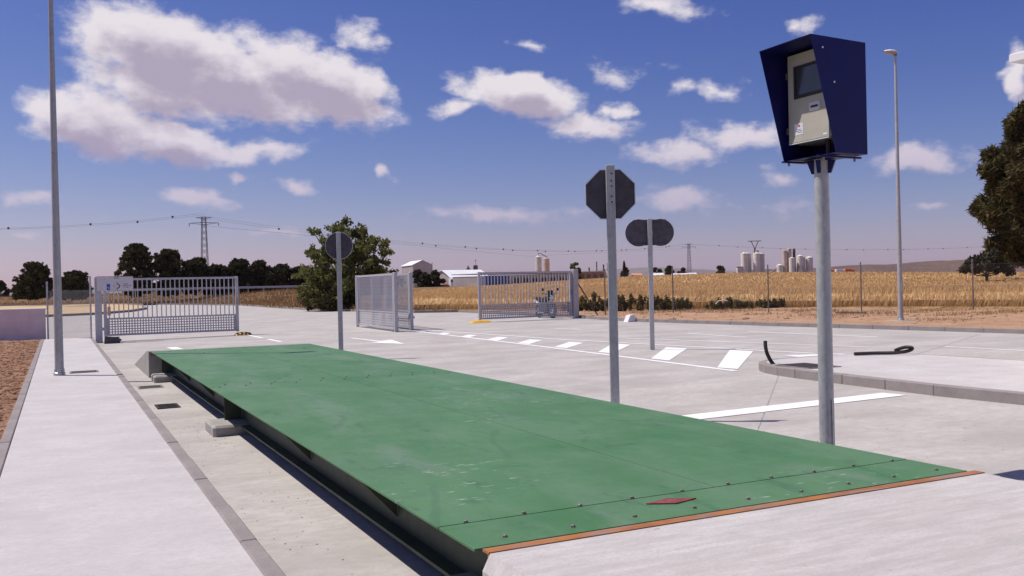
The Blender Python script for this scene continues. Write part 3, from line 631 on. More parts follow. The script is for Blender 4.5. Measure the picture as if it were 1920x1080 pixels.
# ------------------------------------------------------------------ weighing terminal
k = thing('weighing_terminal', 'dark blue hooded weighing terminal on a round steel pole beside the green deck', 'terminal', (3.86,1.92,gz(3.9)))
zb, zt = 2.43-gz(3.9), 3.30-gz(3.9); th = .004
F_t, F_b, Bk, hw = -.355, -.125, .20, .278          # front lip top/bottom, back, half width
def panel(name, pts, n, m, p=k, thick=th):
    n = Vector(n).normalized()*thick; v = [Vector(q) for q in pts]; kk = len(v)
    return MB().add([tuple(q) for q in v]+[tuple(q+n) for q in v], [tuple(range(kk)), tuple(range(2*kk-1,kk-1,-1))]+[(i,kk+i,kk+(i+1)%kk,(i+1)%kk) for i in range(kk)]).build(name, m, p)
hood = panel('hood', [(F_t,-hw,zt),(Bk,-hw,zt-.015),(Bk,hw,zt-.015),(F_t,hw,zt)], (0,0,-1), M['blue'])
panel('side_panel', [(F_t,-hw,zt-th),(F_b,-hw,zb),(Bk,-hw,zb),(Bk,-hw,zt-.015-th)], (0,1,0), M['blue'], hood)
panel('side_panel', [(F_t,hw,zt-th),(F_b,hw,zb),(Bk,hw,zb),(Bk,hw,zt-.015-th)], (0,-1,0), M['blue'], hood)
panel('back_panel', [(Bk,-hw+th,zb),(Bk,hw-th,zb),(Bk,hw-th,zt-.02),(Bk,-hw+th,zt-.02)], (-1,0,0), M['blue'], hood)
panel('floor_panel', [(F_b,-hw+th,zb+.001),(Bk-th,-hw+th,zb+.001),(Bk-th,hw-th,zb+.001),(F_b,hw-th,zb+.001)], (0,0,1), M['blue'], hood)
for yq, x, z in ((-hw,-.24,zt-.09),(-hw,-.13,zt-.34)): MB().lathe([(.008,0),(.008,.003),(.005,.005)], 8, 'y', (x, yq-.005, z)).build('screw', M['rim'], hood)
cb = MB().bbox(-.10,Bk-.006,-.205,.235,zb+.135,zt-.03,.006).build('cabinet', M['cabinet'], k)
cx = -.1
MB().bbox(cx-.012,cx-.0005,-.200,.230,zb+.14,zt-.035,.003).build('door', M['cabinet'], cb)
MB().box(cx-.014,cx-.0006,-.198,.228,zb+.128,zb+.1345).build('lower_lip', M['rim'], cb)
scr = MB().box(cx-.022,cx-.0125,-.16,.155,zt-.155,zt-.135).box(cx-.022,cx-.0125,-.16,.155,zt-.39,zt-.365).box(cx-.022,cx-.0125,-.16,-.14,zt-.3649,zt-.1551).box(cx-.022,cx-.0125,.135,.155,zt-.3649,zt-.1551).build('screen_bezel', M['black'], cb)
M['screen'] = plain('screen_glass', (.045,.045,.055), .12, 0, .1, 4, spec=.7)
MB().box(cx-.0145,cx-.0125,-.1399,.1349,zt-.3649,zt-.1551).build('screen', M['screen'], scr)
ts = MB().bbox(cx-.017,cx-.0125,-.115,.0,zb+.36,zb+.425,.002).build('ticket_slot', M['signwhite'], cb)
MB().box(cx-.0185,cx-.0171,-.095,-.02,zb+.383,zb+.40).build('slot_opening', M['black'], ts)
for z in (zt-.19, zb+.24): MB().bbox(cx-.02,cx+.01,.2305,.25,z-.025,z+.025,.003).build('hinge', M['dark'], cb)
st = MB().box(cx-.0135,cx-.0125,.07,.165,zb+.195,zb+.285).build('sticker', M['rim'], cb)
MB().prism([(.10,zb+.265),(.112,zb+.277),(.124,zb+.265),(.112,zb+.253)], 'x', cx-.0145, cx-.0136).build('red_diamond_mark', M['red'], st)
for j, (a, b) in enumerate(((.08,.13),(.085,.15),(.095,.14))): MB().box(cx-.0143,cx-.0136,a,b,zb+.212+j*.012,zb+.215+j*.012).build('print_line', M['signback'], st)
MB().box(cx-.0135,cx-.0125,-.18,-.14,zb+.155,zb+.17).build('maker_plate', M['rim'], cb)
MB().lathe([(.02,zb+.02),(.02,zb+.134)], 10, 'z', (.0,-.08,0)).build('cable_gland', M['black'], k)
zz = zb
MB().tube([(0,0,0),(0,0,zb-.13),(0,0,zb-.012)], [.058,.055,.054], 20).build('pole', M['galv'], k, smooth=True)
MB().box(-.006,.006,-.075,-.057,.24,.60).build('hatch_door', M['galv'], k)
mtp = MB().box(-.22,.22,-.2,-.17,zb-.022,zb-.008).box(-.22,.22,.17,.2,zb-.022,zb-.008).box(-.03,.03,-.1699,.1699,zb-.022,zb-.008).build('mounting_bracket', M['blue'], k)
for a in range(4):
    c, s = math.cos(a*PI/2+.5), math.sin(a*PI/2+.5)
    MB().prism([(.0545,zb-.12),(.075,zb-.12),(.11,zb-.023),(.0545,zb-.023)], 'y', -.012, .012).build('bracket_rib', M['blue'], mtp).rotation_euler.z = a*PI/2+.5
for x in (-.16,.16):
    for y in (-.185,.185): MB().lathe([(.009,zb-.045),(.009,zb-.008)], 6, 'z', (x, y, 0)).build('bolt', M['bolt'], mtp)

# ------------------------------------------------------------------ signs
def sign_post(parent, h, a=.08, b=.04, holes=0):
    p = MB().bbox(-a/2,a/2,-b/2,b/2,0,h,.006).build('post', M['galv'], parent)
    for i in range(holes):
        z = h-.08-i*.085+random.uniform(-.02,.02); MB().lathe([(.012,0),(.009,.003)], 6, 'y', (.012+random.uniform(-.006,.006),-b/2-.003,z)).build('bolt_hole_stain', M['dark'], p)
    return p
VA = math.atan2(-.44,.898)
s1 = thing('stop_sign', 'octagonal road sign seen from its dark back on a galvanised post', 'road sign', (4.05,5.30,gz(4.05)), VA-.02)
sign_post(s1, 2.87, .10, .05, 5)
o8 = lambda r_: [(r_/math.cos(PI/8)*math.cos(PI/8+i*PI/4), 2.545+r_/math.cos(PI/8)*math.sin(PI/8+i*PI/4)) for i in range(8)]
MB().prism(o8(.272), 'y', .028, .032).build('plate', M['signback'], s1)
mb = MB(); a, b = o8(.281), o8(.2725)
for i in range(8):
    j = (i+1) % 8; mb.add([(a[i][0],.020,a[i][1]),(a[j][0],.020,a[j][1]),(b[j][0],.020,b[j][1]),(b[i][0],.020,b[i][1]),(a[i][0],.036,a[i][1]),(a[j][0],.036,a[j][1]),(b[j][0],.036,b[j][1]),(b[i][0],.036,b[i][1])], [(0,1,2,3),(4,7,6,5),(0,4,5,1),(3,2,6,7)])
mb.build('rim', M['rim'], s1); MB().prism(o8(.268), 'y', .033, .035).build('red_face', M['red'], s1)
MB().box(.09,.20,.0265,.0278,2.53,2.60).build('maker_sticker', M['dark'], s1)
s2 = thing('round_sign', 'round road sign seen from its dark back in front of the leafy tree', 'road sign', (4.02,16.40,gz(4.0)), VA+.05)
sign_post(s2, 2.80, .10, .05)
MB().lathe([(.296,.028),(.296,.032)], 40, 'y', (0,0,2.50)).build('plate', M['signback'], s2)
MB().lathe([(.30,.0325),(.302,.038),(.29,.040)], 40, 'y', (0,0,2.50)).build('face', M['rim'], s2)
s3 = thing('twin_sign', 'pair of round signs side by side seen from behind on one post', 'road sign', (10.15,13.38,0), VA-.02)
sign_post(s3, 2.88, .10, .05)
for x in (-.235,.235):
    pl = MB().lathe([(.298,.045),(.298,.049)], 40, 'y', (x,0,2.575)).build('plate', M['signback'], s3); pl.location.y = .0 if x < 0 else .006
    MB().lathe([(.302,.0495),(.304,.054),(.29,.056)], 40, 'y', (x,0,2.575)).build('face', M['rim'], pl)
for z in (2.315,2.84): MB().box(-.36,.36,.026,.0445,z-.02,z+.02).build('cross_rail', M['signback'], s3)

# ------------------------------------------------------------------ lamp posts
def lamp(label, loc, rz, h=8.3):
    t = thing('lamp_post', label, 'lamp post', loc, rz, 'lamp posts along the yard')
    MB().tube([(0,0,.0),(0,0,h*.33),(0,0,h)], [.078,.066,.036], 20).build('pole', M['galv'], t, smooth=True)
    MB().lathe([(.10,0),(.10,.05),(.088,.06),(.088,.12)], 20).build('base_collar', M['steel'], t, smooth=True)
    MB().box(-.03,.03,-.087,-.072,.9,1.25).build('hatch_door', M['steel'], t)
    hd = MB(); n = 14
    secs = [(.10,.05,.02),(.04,.075,.06),(-.10,.12,.085),(-.28,.125,.08),(-.42,.09,.05),(-.50,.03,.012)]
    o = 0
    for x, w, zz_ in secs:
        for i in range(n):
            a = PI*i/(n-1); hd.v.append((x, w*math.cos(a), h+.03+zz_*math.sin(a)))
    for i in range(len(secs)-1):
        for j in range(n-1): hd.f.append((i*n+j, i*n+j+1, (i+1)*n+j+1, (i+1)*n+j))
    for i in range(len(secs)-1): hd.f.append((i*n+n-1, i*n, (i+1)*n, (i+1)*n+n-1))
    head = hd.build('lamp_head', M['lampwhite'], t, smooth=True)
    gl = MB(); 
    for x, w, zz_ in secs[1:]:
        for i in range(n):
            a = PI*i/(n-1); gl.v.append((x, w*.93*math.cos(a), h+.028-zz_*.75*math.sin(a)))
    for i in range(len(secs)-2):
        for j in range(n-1): gl.f.append((i*n+j, i*n+j+1, (i+1)*n+j+1, (i+1)*n+j))
        gl.f.append((i*n+n-1, i*n, (i+1)*n, (i+1)*n+n-1))
    gl.build('lamp_bowl', M['lampglass'], head, smooth=True)
    MB().tube([(0,0,h-.06),(.01,0,h+.04)], .046, 12).build('spigot', M['dark'], t)
    return t
lamp('tall galvanised lamp post standing on the pale walk', (-1.54,15.5,.013), PI, 7.95)
lamp('slim tall lamp post on the dirt verge before the wheat, lamp head shown', (22.0,17.05,.115), 0)
MB_base = tag(MB().bbox(-.45,.45,-.35,.35,-.1,.03,.02).build('lamp_footing', M['block'], loc=(22.05,17.0,.1)), 'flat concrete footing slab under the verge lamp post', 'footing')

# ------------------------------------------------------------------ gates
def perf(L_, z0, z1, nr_, px, hole, y):
    nc = int((L_-.05)/px); mx = (L_-nc*px)/2; pz = (z1-z0)/nr_; X = [0]; Z = [z0]
    for i in range(nc): X += [mx+i*px+(px-hole)/2, mx+i*px+(px+hole)/2]
    X.append(L_)
    for i in range(nr_): Z += [z0+i*pz+(pz-hole)/2, z0+i*pz+(pz+hole)/2]
    Z.append(z1)
    nx, nzz = len(X), len(Z); v = []; f = []
    for yy in (y, y+.004):
        for z in Z:
            for x in X: v.append((x, yy, z))
    off = nx*nzz
    for j in range(nzz-1):
        for i in range(nx-1):
            a, b, c, d = j*nx+i, j*nx+i+1, (j+1)*nx+i+1, (j+1)*nx+i
            if i % 2 == 1 and j % 2 == 1:
                f += [(a, b, off+b, off+a), (b, c, off+c, off+b), (c, d, off+d, off+c), (d, a, off+a, off+d)]
            else: f += [(a, b, c, d), (off+d, off+c, off+b, off+a)]
    return npmesh('perforated_panel', v, f, M['gate'])
GL, GH = 4.38, 1.92
def gate_leaf(label, loc, rz, L_=GL):
    t = thing('gate_leaf', label, 'gate', loc, rz, 'galvanised gate leaves')
    MB().box(.10,L_-.10,-.03,.03,GH-.07,GH).box(.10,L_-.10,-.03,.03,0,.05).box(.10,L_-.10,-.025,.025,.56,.60).build('rail_frame', M['gate'], t)
    MB().bbox(0,.0999,-.045,.045,-.02,GH+.01,.008).build('stile', M['gate'], t); MB().bbox(L_-.0999,L_,-.045,.045,-.02,GH+.01,.008).build('stile', M['gate'], t)
    link('perforated_panel', perf(L_-.2, .0501, .5599, 6, .088, .052, -.002), t, (.1,0,0))
    bm_ = MB().box(-.016,.016,-.012,.012,.6001,GH-.0701).mesh('bar', M['gate'])
    n = int((L_-.2)/.148)
    for i in range(n): link('bar', bm_, t, (.1+(L_-.2)*(i+.5)/n, 0, 0))
    MB().box(L_-.06,L_-.045,-.065,-.046,.95,1.15).build('lock_plate', M['dark'], t)
    MB().box(.02,.09,-.04,.04,-.10,-.021).build('hinge_pin', M['dark'], t)
    return t
gl1 = gate_leaf('left barred gate leaf carrying the white direction board, with perforated lower panel', (-.19,30.11,.09), .02)
gl2 = gate_leaf('nearer of two gate leaves standing open edge-on in the middle', (8.72,26.5,.07), PI/2-.05, 5.1)
gl3 = gate_leaf('farther of two gate leaves standing open edge-on in the middle', (9.55,27.25,.07), PI/2-.05, 5.0)
gl4 = gate_leaf('right barred gate leaf with perforated panel in front of the motorcycle', (13.78,30.85,.12), .055, 4.5)
def gate_post(label, loc, w=.2, h=2.2):
    t = thing('gate_post', label, 'gate post', loc, 0, 'galvanised gate posts')
    MB().bbox(-w/2,w/2,-w/2,w/2,0,h,.012).build('column', M['gate'], t); MB().bbox(-w/2-.02,w/2+.02,-w/2-.02,w/2+.02,0,.012,.003).build('base_plate', M['gate'], t)
    for z in (.4,1.7): MB().box(w/2,w/2+.05,-.03,.03,z,z+.1).build('hinge', M['gate'], t)
    return t
gate_post('thick grey gate post at the end of the walk', (-.36,29.7,-.104), .21, 2.17)
gate_post('thick grey gate post at the right end of the right gate', (18.42,31.05,-.0), .24, 2.12)
gate_post('slim steel gate post at the near end of the open middle leaves', (8.70,26.32,-.02), .12, 2.03)
gate_post('second slim steel gate post at the end of the farther open middle leaf', (9.53,27.1,-.01), .12, 2.03)
for x, y, nm in ((8.98,31.75,'steel gate post at the far end of the nearer open leaf'),(9.82,32.4,'steel gate post at the far end of the farther open leaf')): gate_post(nm, (x, y, gz(x)), .1, 2.0)
t = thing('gate_motor', 'low dark wedge-shaped gate stop on the concrete at the foot of the left gate post', 'gate stop', (-.22,28.95,-.104))
MB().prism([(-.02,0),(.42,0),(.50,.12),(.36,.20),(.0,.24)], 'y', -.12, .12).build('housing', M['signback'], t); MB().box(.3,.44,-.06,.06,.1801,.21).build('lug', M['dark'], t)
def hump(label, loc, sx, stripes):
    t = thing('gate_hump', label, 'gate stop', loc, 0, 'yellow rubber gate stops')
    n = 9
    def seg(x0, x1):
        mb = MB(); pr = [(-.20,0),(-.13,.07),(-.05,.105),(.05,.105),(.13,.07),(.20,0)]
        def sc(x): u = abs(x)/(sx/2); return max(.12, math.sqrt(max(0, 1-u**2.4)))
        A = [[(x, p[0]*(.45+.55*sc(x)), p[1]*sc(x)) for p in pr] for x in (x0, x1)]
        return mb.add(A[0]+A[1], [(i, i+1, 7+i-1+1-1+0+1-1, 6+i) if False else (i, i+1, 6+i+1, 6+i) for i in range(5)]+[(5,4,3,2,1,0),(6,7,8,9,10,11),(0,6,11,5)])
    for i in range(n):
        x0, x1 = -sx/2+sx*i/n, -sx/2+sx*(i+1)/n
        seg(x0, x1).build('rubber_segment', M['black'] if (stripes and i % 2 == 1) else M['yellow'], t)
hump('yellow and black rubber gate stop under the left gate leaf end', (4.30,30.0,-.056), .62, True)
hump('plain yellow rubber gate stop under the right gate leaf end', (13.72,30.55,.001), 1.0, False)

# direction board hung on the left gate
t = thing('direction_board', 'white direction board with roundabout arrow hung on the left gate', 'sign board', (-.40,29.56,0), .02)
MB().bbox(0,1.10,-.012,0,1.60,2.06,.004).build('panel', M['signwhite'], t)
MB().box(-.005,1.105,-.016,.003,2.0605,2.07).build('top_trim', M['dark'], t)
MB().box(.30,.40,-.0145,-.0125,1.62,1.82).build('blue_road_symbol', M['signblue'], t)
MB().box(.32,.37,-.016,-.0146,1.70,1.715).box(.345,.385,-.016,-.0146,1.66,1.672).build('white_stroke', M['rim'], t)
mb = MB(); cxa, cza = .62, 1.745
for i in range(14):
    a0, a1 = -1.9+i*3.8/14, -1.9+(i+1)*3.8/14
    mb.add([(cxa+r_*math.cos(a), -.0145, cza+r_*math.sin(a)) for r_, a in ((.055,a0),(.085,a0),(.085,a1),(.055,a1))], [(0,1,2,3)])
mb.build('roundabout_arrow', M['ink'], t)
MB().box(.49,.545,-.0145,-.0125,1.735,1.752).box(.61,.63,-.0145,-.0125,1.85,1.885).box(.61,.63,-.0145,-.0125,1.60,1.63).build('approach_arrows', M['ink'], t)
for x0, x1, z in ((.52,.70,2.0),(.82,.96,1.80),(.79,.94,1.745),(.98,1.04,1.745),(.82,.85,1.69),(.88,.98,1.69),(.22,.27,1.97),(.30,.34,1.87)):
    n = max(1, int((x1-x0)/.028))
    for i in range(n): MB().box(x0+i*.028,x0+i*.028+.020,-.0142,-.0125,z,z+.024).build('lettering', M['ink'], t)

# low wall, fence beside it, parked car behind
t = thing('low_wall', 'low mauve rendered wall with white coping at the left edge', 'wall', (-1.95,32.9,-.3))
MB().box(-14,0,0,.22,0,1.30).build('wall_body', M['lilac'], t); MB().bbox(-14,.03,-.03,.25,1.301,1.35,.01).build('coping', M['coping'], t)
def chain(name, pl, z0, h, parent, sp=.075, r_=.0022):
    mb = MB()
    for (a, b) in zip(pl, pl[1:]):
        ln = math.hypot(b[0]-a[0], b[1]-a[1]); dx, dy = (b[0]-a[0])/ln, (b[1]-a[1])/ln
        n = int((ln+h)/sp)
        for sgn in (1,-1):
            for i in range(n):
                s = i*sp-h if sgn > 0 else i*sp
                # a wire from (s,0) to (s+h,h) or (s,0) to (s-h,h), clipped to the bay
                p0, p1 = (s,0.), (s+sgn*h,h)
                lo, hi = 0, 1
                for q0, q1 in ((p0, p1),):
                    d = q1[0]-q0[0]; t0, t1 = sorted(((0-q0[0])/d, (ln-q0[0])/d)); lo, hi = max(lo, t0), min(hi, t1)
                if hi-lo < .01: continue
                A = (p0[0]+(p1[0]-p0[0])*lo, h*lo); B = (p0[0]+(p1[0]-p0[0])*hi, h*hi)
                mb.tube([(a[0]+dx*A[0], a[1]+dy*A[0], z0+A[1]), (a[0]+dx*B[0], a[1]+dy*B[0], z0+B[1])], r_, 3, cap=False)
    return mb.build(name, M['wire'], parent, fix=False)
t = thing('chain_link_fence', 'short chain-link fence between the low wall and the left gate post', 'fence')
chain('wire_mesh', [(-1.88,32.6),(-.56,30.8)], -.1, 1.75, t, .06, .0025)
for x, y, h in ((-1.88,32.6,1.95),(-.56,30.8,2.08)): MB().tube([(x,y,-.12),(x,y,h)], .03, 10).lathe([(.034,h),(.03,h+.025)], 10, 'z', (x,y,0)).build('post', M['steel'], t, smooth=True)
MB().tube([(-1.88,32.6,1.6),(-.56,30.8,1.6)], .004, 4).build('tension_wire', M['wire'], t)
FP = [(18.75,30.85),(19.4,30.2),(22.2,29.2),(25.0,26.4),(27.3,23.6),(30.1,20.7),(32.5,17.5),(35,14)]
t = thing('field_fence', 'long thin wire fence on dark posts along the wheat field', 'fence')
chain('wire_mesh', FP, .15, 1.75, t, .11, .0013)['kind'] = 'stuff'
pm = MB().tube([(0,0,-.2),(0,0,1.98)], .027, 8).lathe([(.03,1.98),(.026,2.0)], 8).mesh('post', M['lattice'], True)
for x, y in FP[1:]: link('post', pm, t, (x, y, .1))
MB().tube([(18.6,31.1,1.5),(19.35,30.72,.08)], .03, 8).build('strut', M['dark'], t)
for z in (.2,1.05,1.9): MB().tube([(x,y,z) for x, y in FP], .003, 4).build('tension_wire', M['wire'], t)

def car(label, loc, rz, paint='carwhite', group=None):
    t = thing('parked_car', label, 'car', loc, rz, group)
    pr = [(-2.1,.35),(-2.12,.62),(-2.02,.92),(-1.55,1.02),(-1.15,1.42),(-.2,1.47),(.35,1.42),(1.05,1.0),(1.75,.88),(2.05,.70),(2.1,.4),(1.9,.22),(-1.9,.22)]
    mb = MB(); n = len(pr)
    def row(y, k): return [(x, y*(1 if z < 1.0 else 1-(z-1.0)*.38), z) for x, z in pr]
    ys = [-.86,-.80,0,.80,.86]
    for i, y in enumerate(ys):
        s = .985 if abs(y) > .82 else 1
        mb.v += [(x*s, y*(1 if z < 1 else 1-(z-1)*.38), .3+(z-.3)*(.97 if abs(y) > .82 else 1)) for x, z in pr]
    for i in range(len(ys)-1):
        for j in range(n): mb.f.append((i*n+j, i*n+(j+1) % n, (i+1)*n+(j+1) % n, (i+1)*n+j))
    mb.f += [tuple(range(n-1,-1,-1)), tuple(range((len(ys)-1)*n, len(ys)*n))]
    mb.build('body', M[paint], t, smooth=True)
    MB().add([(.36,-.64,1.425),(.36,.64,1.425),(1.02,.76,1.035),(1.02,-.76,1.035)], [(0,1,2,3)]).build('windscreen', M['glass'], t)
    MB().add([(-1.16,-.64,1.43),(-1.16,.64,1.43),(-1.53,.76,1.05),(-1.53,-.76,1.05)], [(3,2,1,0)]).build('rear_window', M['glass'], t)
    for s in (-1,1): MB().add([(-1.1,s*.735,1.37),(.28,s*.74,1.37),(.9,s*.87,1.02),(-1.4,s*.87,1.02)], [(0,1,2,3)]).build('side_window', M['glass'], t)
    for x in (-1.3,1.3):
        for s in (-1,1):
            w = MB().lathe([(.2,-.1),(.3,-.1),(.32,-.07),(.32,.07),(.3,.1),(.2,.1)], 24, 'y', (x, s*.78, .32)).build('wheel', M['black'], t, smooth=True)
            MB().lathe([(.2,-.105),(.19,.105)], 20, 'y', (x, s*.78, .32)).build('rim', M['chrome'], w)
    for s in (-1,1): MB().bbox(1.9,2.085,s*.6-.16,s*.6+.16,.60,.74,.03).build('headlight', M['rim'], t); MB().bbox(.72,.86,s*.98-.09,s*.98+.09,.98,1.1,.03).build('mirror', M[paint], t)
    return t
car('white car parked behind the low wall, windscreen showing', (-4.75,39.6,-.15+.02), .12)

# ------------------------------------------------------------------ motorcycle
def motorcycle(loc, rz):
    t = thing('motorcycle', 'black and white motorcycle parked behind the right gate', 'motorcycle', loc, rz)
    for x in (-.66,.68):
        w = MB().lathe([(.24,-.045),(.29,-.05),(.315,-.03),(.32,0),(.315,.03),(.29,.05),(.24,.045)], 24, 'y', (x,0,.32)).build('wheel', M['black'], t, smooth=True)
        MB().lathe([(.06,-.06),(.235,-.03),(.235,.03),(.06,.06)], 20, 'y', (x,0,.32)).build('rim', M['chrome'], w)
    MB().tube([(.68,.07,.32),(.52,.07,.85),(.46,.06,1.02)], .028, 8).tube([(.68,-.07,.32),(.52,-.07,.85),(.46,-.06,1.02)], .028, 8).build('fork', M['chrome'], t, smooth=True)
    MB().tube([(.40,.40,1.10),(.47,.2,1.06),(.47,-.2,1.06),(.40,-.40,1.10)], .018, 8).build('handlebar', M['black'], t)
    for s in (-1,1):
        mm = MB().tube([(.46,s*.25,1.07),(.5,s*.36,1.24)], .009, 6).build('mirror', M['black'], t); MB().lathe([(.03,0),(.065,.01),(.03,.025)], 10, 'x', (.49,s*.37,1.26)).build('glass', M['black'], mm)
    tank = MB(); 
    for x, w, z0, z1 in ((.40,.07,.78,.92),(.25,.15,.76,1.0),(.0,.15,.74,.96),(-.15,.10,.72,.86)):
        tank.v += [(x,-w,z0),(x,-w*.8,z1-.05),(x,0,z1),(x,w*.8,z1-.05),(x,w,z0)]
    for i in range(3):
        for j in range(5): tank.f.append((i*5+j, i*5+(j+1) % 5, i*5+5+(j+1) % 5, i*5+5+j))
    tank.f += [(0,1,2,3,4),(19,18,17,16,15)]; tank.build('tank', M['black'], t, smooth=True)
    MB().prism([(-.14,.74),(-.12,.84),(-.4,.84),(-.75,.93),(-.86,.92),(-.80,.84),(-.5,.74)], 'y', -.13, .13).build('seat', M['black'], t)
    MB().prism([(-.4,.70),(-.78,.82),(-.95,.80),(-.85,.66),(-.45,.58)], 'y', -.09, .09).build('tail_fairing', M['carwhite'], t)
    MB().prism([(.35,.35),(.40,.72),(-.05,.73),(-.30,.60),(-.25,.28),(.1,.22)], 'y', -.16, .16).build('engine', M['dark'], t)
    MB().prism([(.56,.78),(.62,.95),(.50,1.22),(.44,1.20),(.45,.82)], 'y', -.15, .15).build('front_fairing', M['black'], t)
    MB().lathe([(.10,0),(.085,.03),(.03,.045)], 14, 'x', (.6,0,.90)).build('headlight', M['rim'], t)
    MB().prism([(.98,.45),(.78,.66),(.5,.60),(.48,.57),(.78,.63)], 'y', -.06, .06).build('mudguard', M['black'], t)
    MB().tube([(.2,-.16,.25),(-.35,-.19,.26),(-.8,-.20,.42)], [.03,.05,.055], 10).build('exhaust', M['chrome'], t, smooth=True)
    MB().tube([(-.1,.1,.28),(-.12,.32,.0)], .014, 6).build('side_stand', M['black'], t)
    return t
motorcycle((17.85,32.7,.0), -1.60)

# concrete bollard stone on the verge kerb, scraps on the verge
tag(MB().prism([(-.22,0),(.2,0),(.22,.12),(.05,.27),(-.1,.25)], 'y', -.14, .14).build('concrete_lump', M['white'], loc=(17.9,26.0,.0)), 'white chipped concrete lump lying against the verge kerb', 'rubble')
tag(MB().tube([(25.0,22.7,.17),(25.4,21.6,.18)], .035, 8).build('steel_bar', M['dark']), 'dark bar lying on the dirt behind the terminal pole', 'bar')
tag(MB().tube([(25.35,30.3,.42),(25.45,30.2,.56),(25.6,30.05,.60),(25.75,29.95,.55)], .022, 6).build('white_hose', M['white']), 'bent white tube among the weeds at the wheat edge', 'tube')

# black conduit ends on the island
def corr(path, r_):
    P = [Vector(p) for p in path]; pts_, rr = [], []
    for a, b in zip(P, P[1:]):
        n = max(2, int((b-a).length/.012))
        for i in range(n): pts_.append(a+(b-a)*i/n); rr.append(r_*(1 if len(rr) % 2 else .86))
    return MB().tube(pts_, rr, 10)
def curve(P, n=8):
    P = [Vector(p) for p in P]; o = []
    for i in range(len(P)-1):
        a, b, c, d = P[max(0,i-1)], P[i], P[i+1], P[min(len(P)-1,i+2)]
        for k in range(n):
            t = k/n; o.append(.5*((2*b)+(c-a)*t+(2*a-5*b+4*c-d)*t*t+(3*b-a-3*c+d)*t**3))
    return o+[P[-1]]
tag(corr(curve([(8.86,8.08,.09),(8.80,8.10,.17),(8.74,8.12,.30),(8.72,8.13,.42),(8.72,8.13,.50)]), .033).build('cable_conduit', M['hose']), 'black conduit stub standing up from the island nose', 'conduit', 'black conduits on the island')
tag(corr(curve([(10.95,8.40,.155),(11.3,8.25,.158),(11.55,8.08,.16),(11.70,7.96,.18),(11.77,7.89,.215),(11.77,7.89,.25),(11.70,7.96,.255),(11.62,8.03,.225),(11.57,8.08,.19)]), .032).build('cable_conduit', M['hose']), 'black conduit lying on the island with a curled end', 'conduit', 'black conduits on the island')

# office at the right edge of the picture
t = thing('office_building', 'white office building with flat roof slab at the right edge', 'building', (10.74,4.98,.118))
MB().box(0,6.2,-7,0,0,4.36).build('wall', M['white'], t); MB().bbox(-.14,6.34,-7.14,.14,4.361,4.47,.01).build('roof_slab', M['white'], t)
for y in (-2.2,-5): 
    w = MB().box(-.02,-.002,y-.6,y+.6,1.1,2.3).build('window', M['rim'], t); MB().box(-.028,-.0205,y-.54,y+.54,1.16,2.24).build('pane', M['glass'], w)

# ------------------------------------------------------------------ trees
def cards(c, n, s, flat=.6, aspect=1.8):
    a = rng.normal(size=(n,3)); a /= np.linalg.norm(a, axis=1)[:,None]; b = rng.normal(size=(n,3)); b -= a*(a*b).sum(1)[:,None]; b /= np.linalg.norm(b, axis=1)[:,None]
    sz = s*(.6+.8*rng.random(n))[:,None]; u, w = a*sz*aspect*.5, b*sz*.5
    v = np.empty((n,4,3)); v[:,0] = c-u; v[:,1] = c-w*.9; v[:,2] = c+u; v[:,3] = c+w
    return v.reshape(-1,3)
def blobpts(blobs, n, shell=.5):
    B = np.array(blobs); vol = (B[:,3]*B[:,4])**1.0; i = rng.choice(len(B), n, p=vol/vol.sum())
    d = rng.normal(size=(n,3)); d /= np.linalg.norm(d, axis=1)[:,None]; r_ = (1-shell*rng.random(n)**1.5)[:,None]
    return B[i,:3]+d*r_*np.c_[B[i,3],B[i,3],B[i,4]]
def tree(name, label, loc, blobs, n, leaf, mat, trunk=(.2,3), limbs=6, group=None, seed=0, core=True, aspect=1.8, shell=.5, coremat=None):
    t = thing(name, label, 'tree', loc, 0, group); rr = random.Random(seed)
    cz = sum(b[2] for b in blobs)/len(blobs)
    mb = MB().tube([(0,0,-.3),(rr.uniform(-.1,.1),rr.uniform(-.1,.1),trunk[1]*.5),(rr.uniform(-.2,.2),rr.uniform(-.2,.2),trunk[1])], [trunk[0],trunk[0]*.75,trunk[0]*.5], 8)
    tr = mb.build('trunk', M['bark'], t, smooth=True)
    lb = MB()
    for i in range(limbs):
        b = blobs[rr.randrange(len(blobs))]; z0 = trunk[1]*rr.uniform(.35,.95)
        m_ = (b[0]*.5+rr.uniform(-.2,.2), b[1]*.5+rr.uniform(-.2,.2), z0*.4+b[2]*.6-.2)
        lb.tube([(0,0,z0), m_, (b[0],b[1],b[2])], [trunk[0]*.38,trunk[0]*.24,trunk[0]*.08], 6)
    lb.build('limbs', M['bark'], tr, smooth=True)
    c = blobpts(blobs, n, shell); v = cards(c, n, leaf, aspect=aspect)
    cr_ = link('crown', npmesh('crown', v, np.arange(len(v)).reshape(-1,4), M[mat]), t); cr_['kind'] = 'stuff'
    return t
def dome(w, h, z0, nb, br, seed, lean=0, squash=.8):
    rr = random.Random(seed); o = []
    for i in range(nb):
        a = rr.random()*2*PI; u = rr.random()**.6; zz_ = rr.random(); rad = w*math.sqrt(max(.05, 1-(zz_-.25)**2/.62 if zz_ > .25 else 1-(.25-zz_)**2*3))*u
        s = br*rr.uniform(.7,1.3); o.append((rad*math.cos(a)+lean*zz_, rad*math.sin(a), z0+zz_*(h-z0)-s*.3, s, s*squash))
    return o
FG = 'dark pines beyond the road'
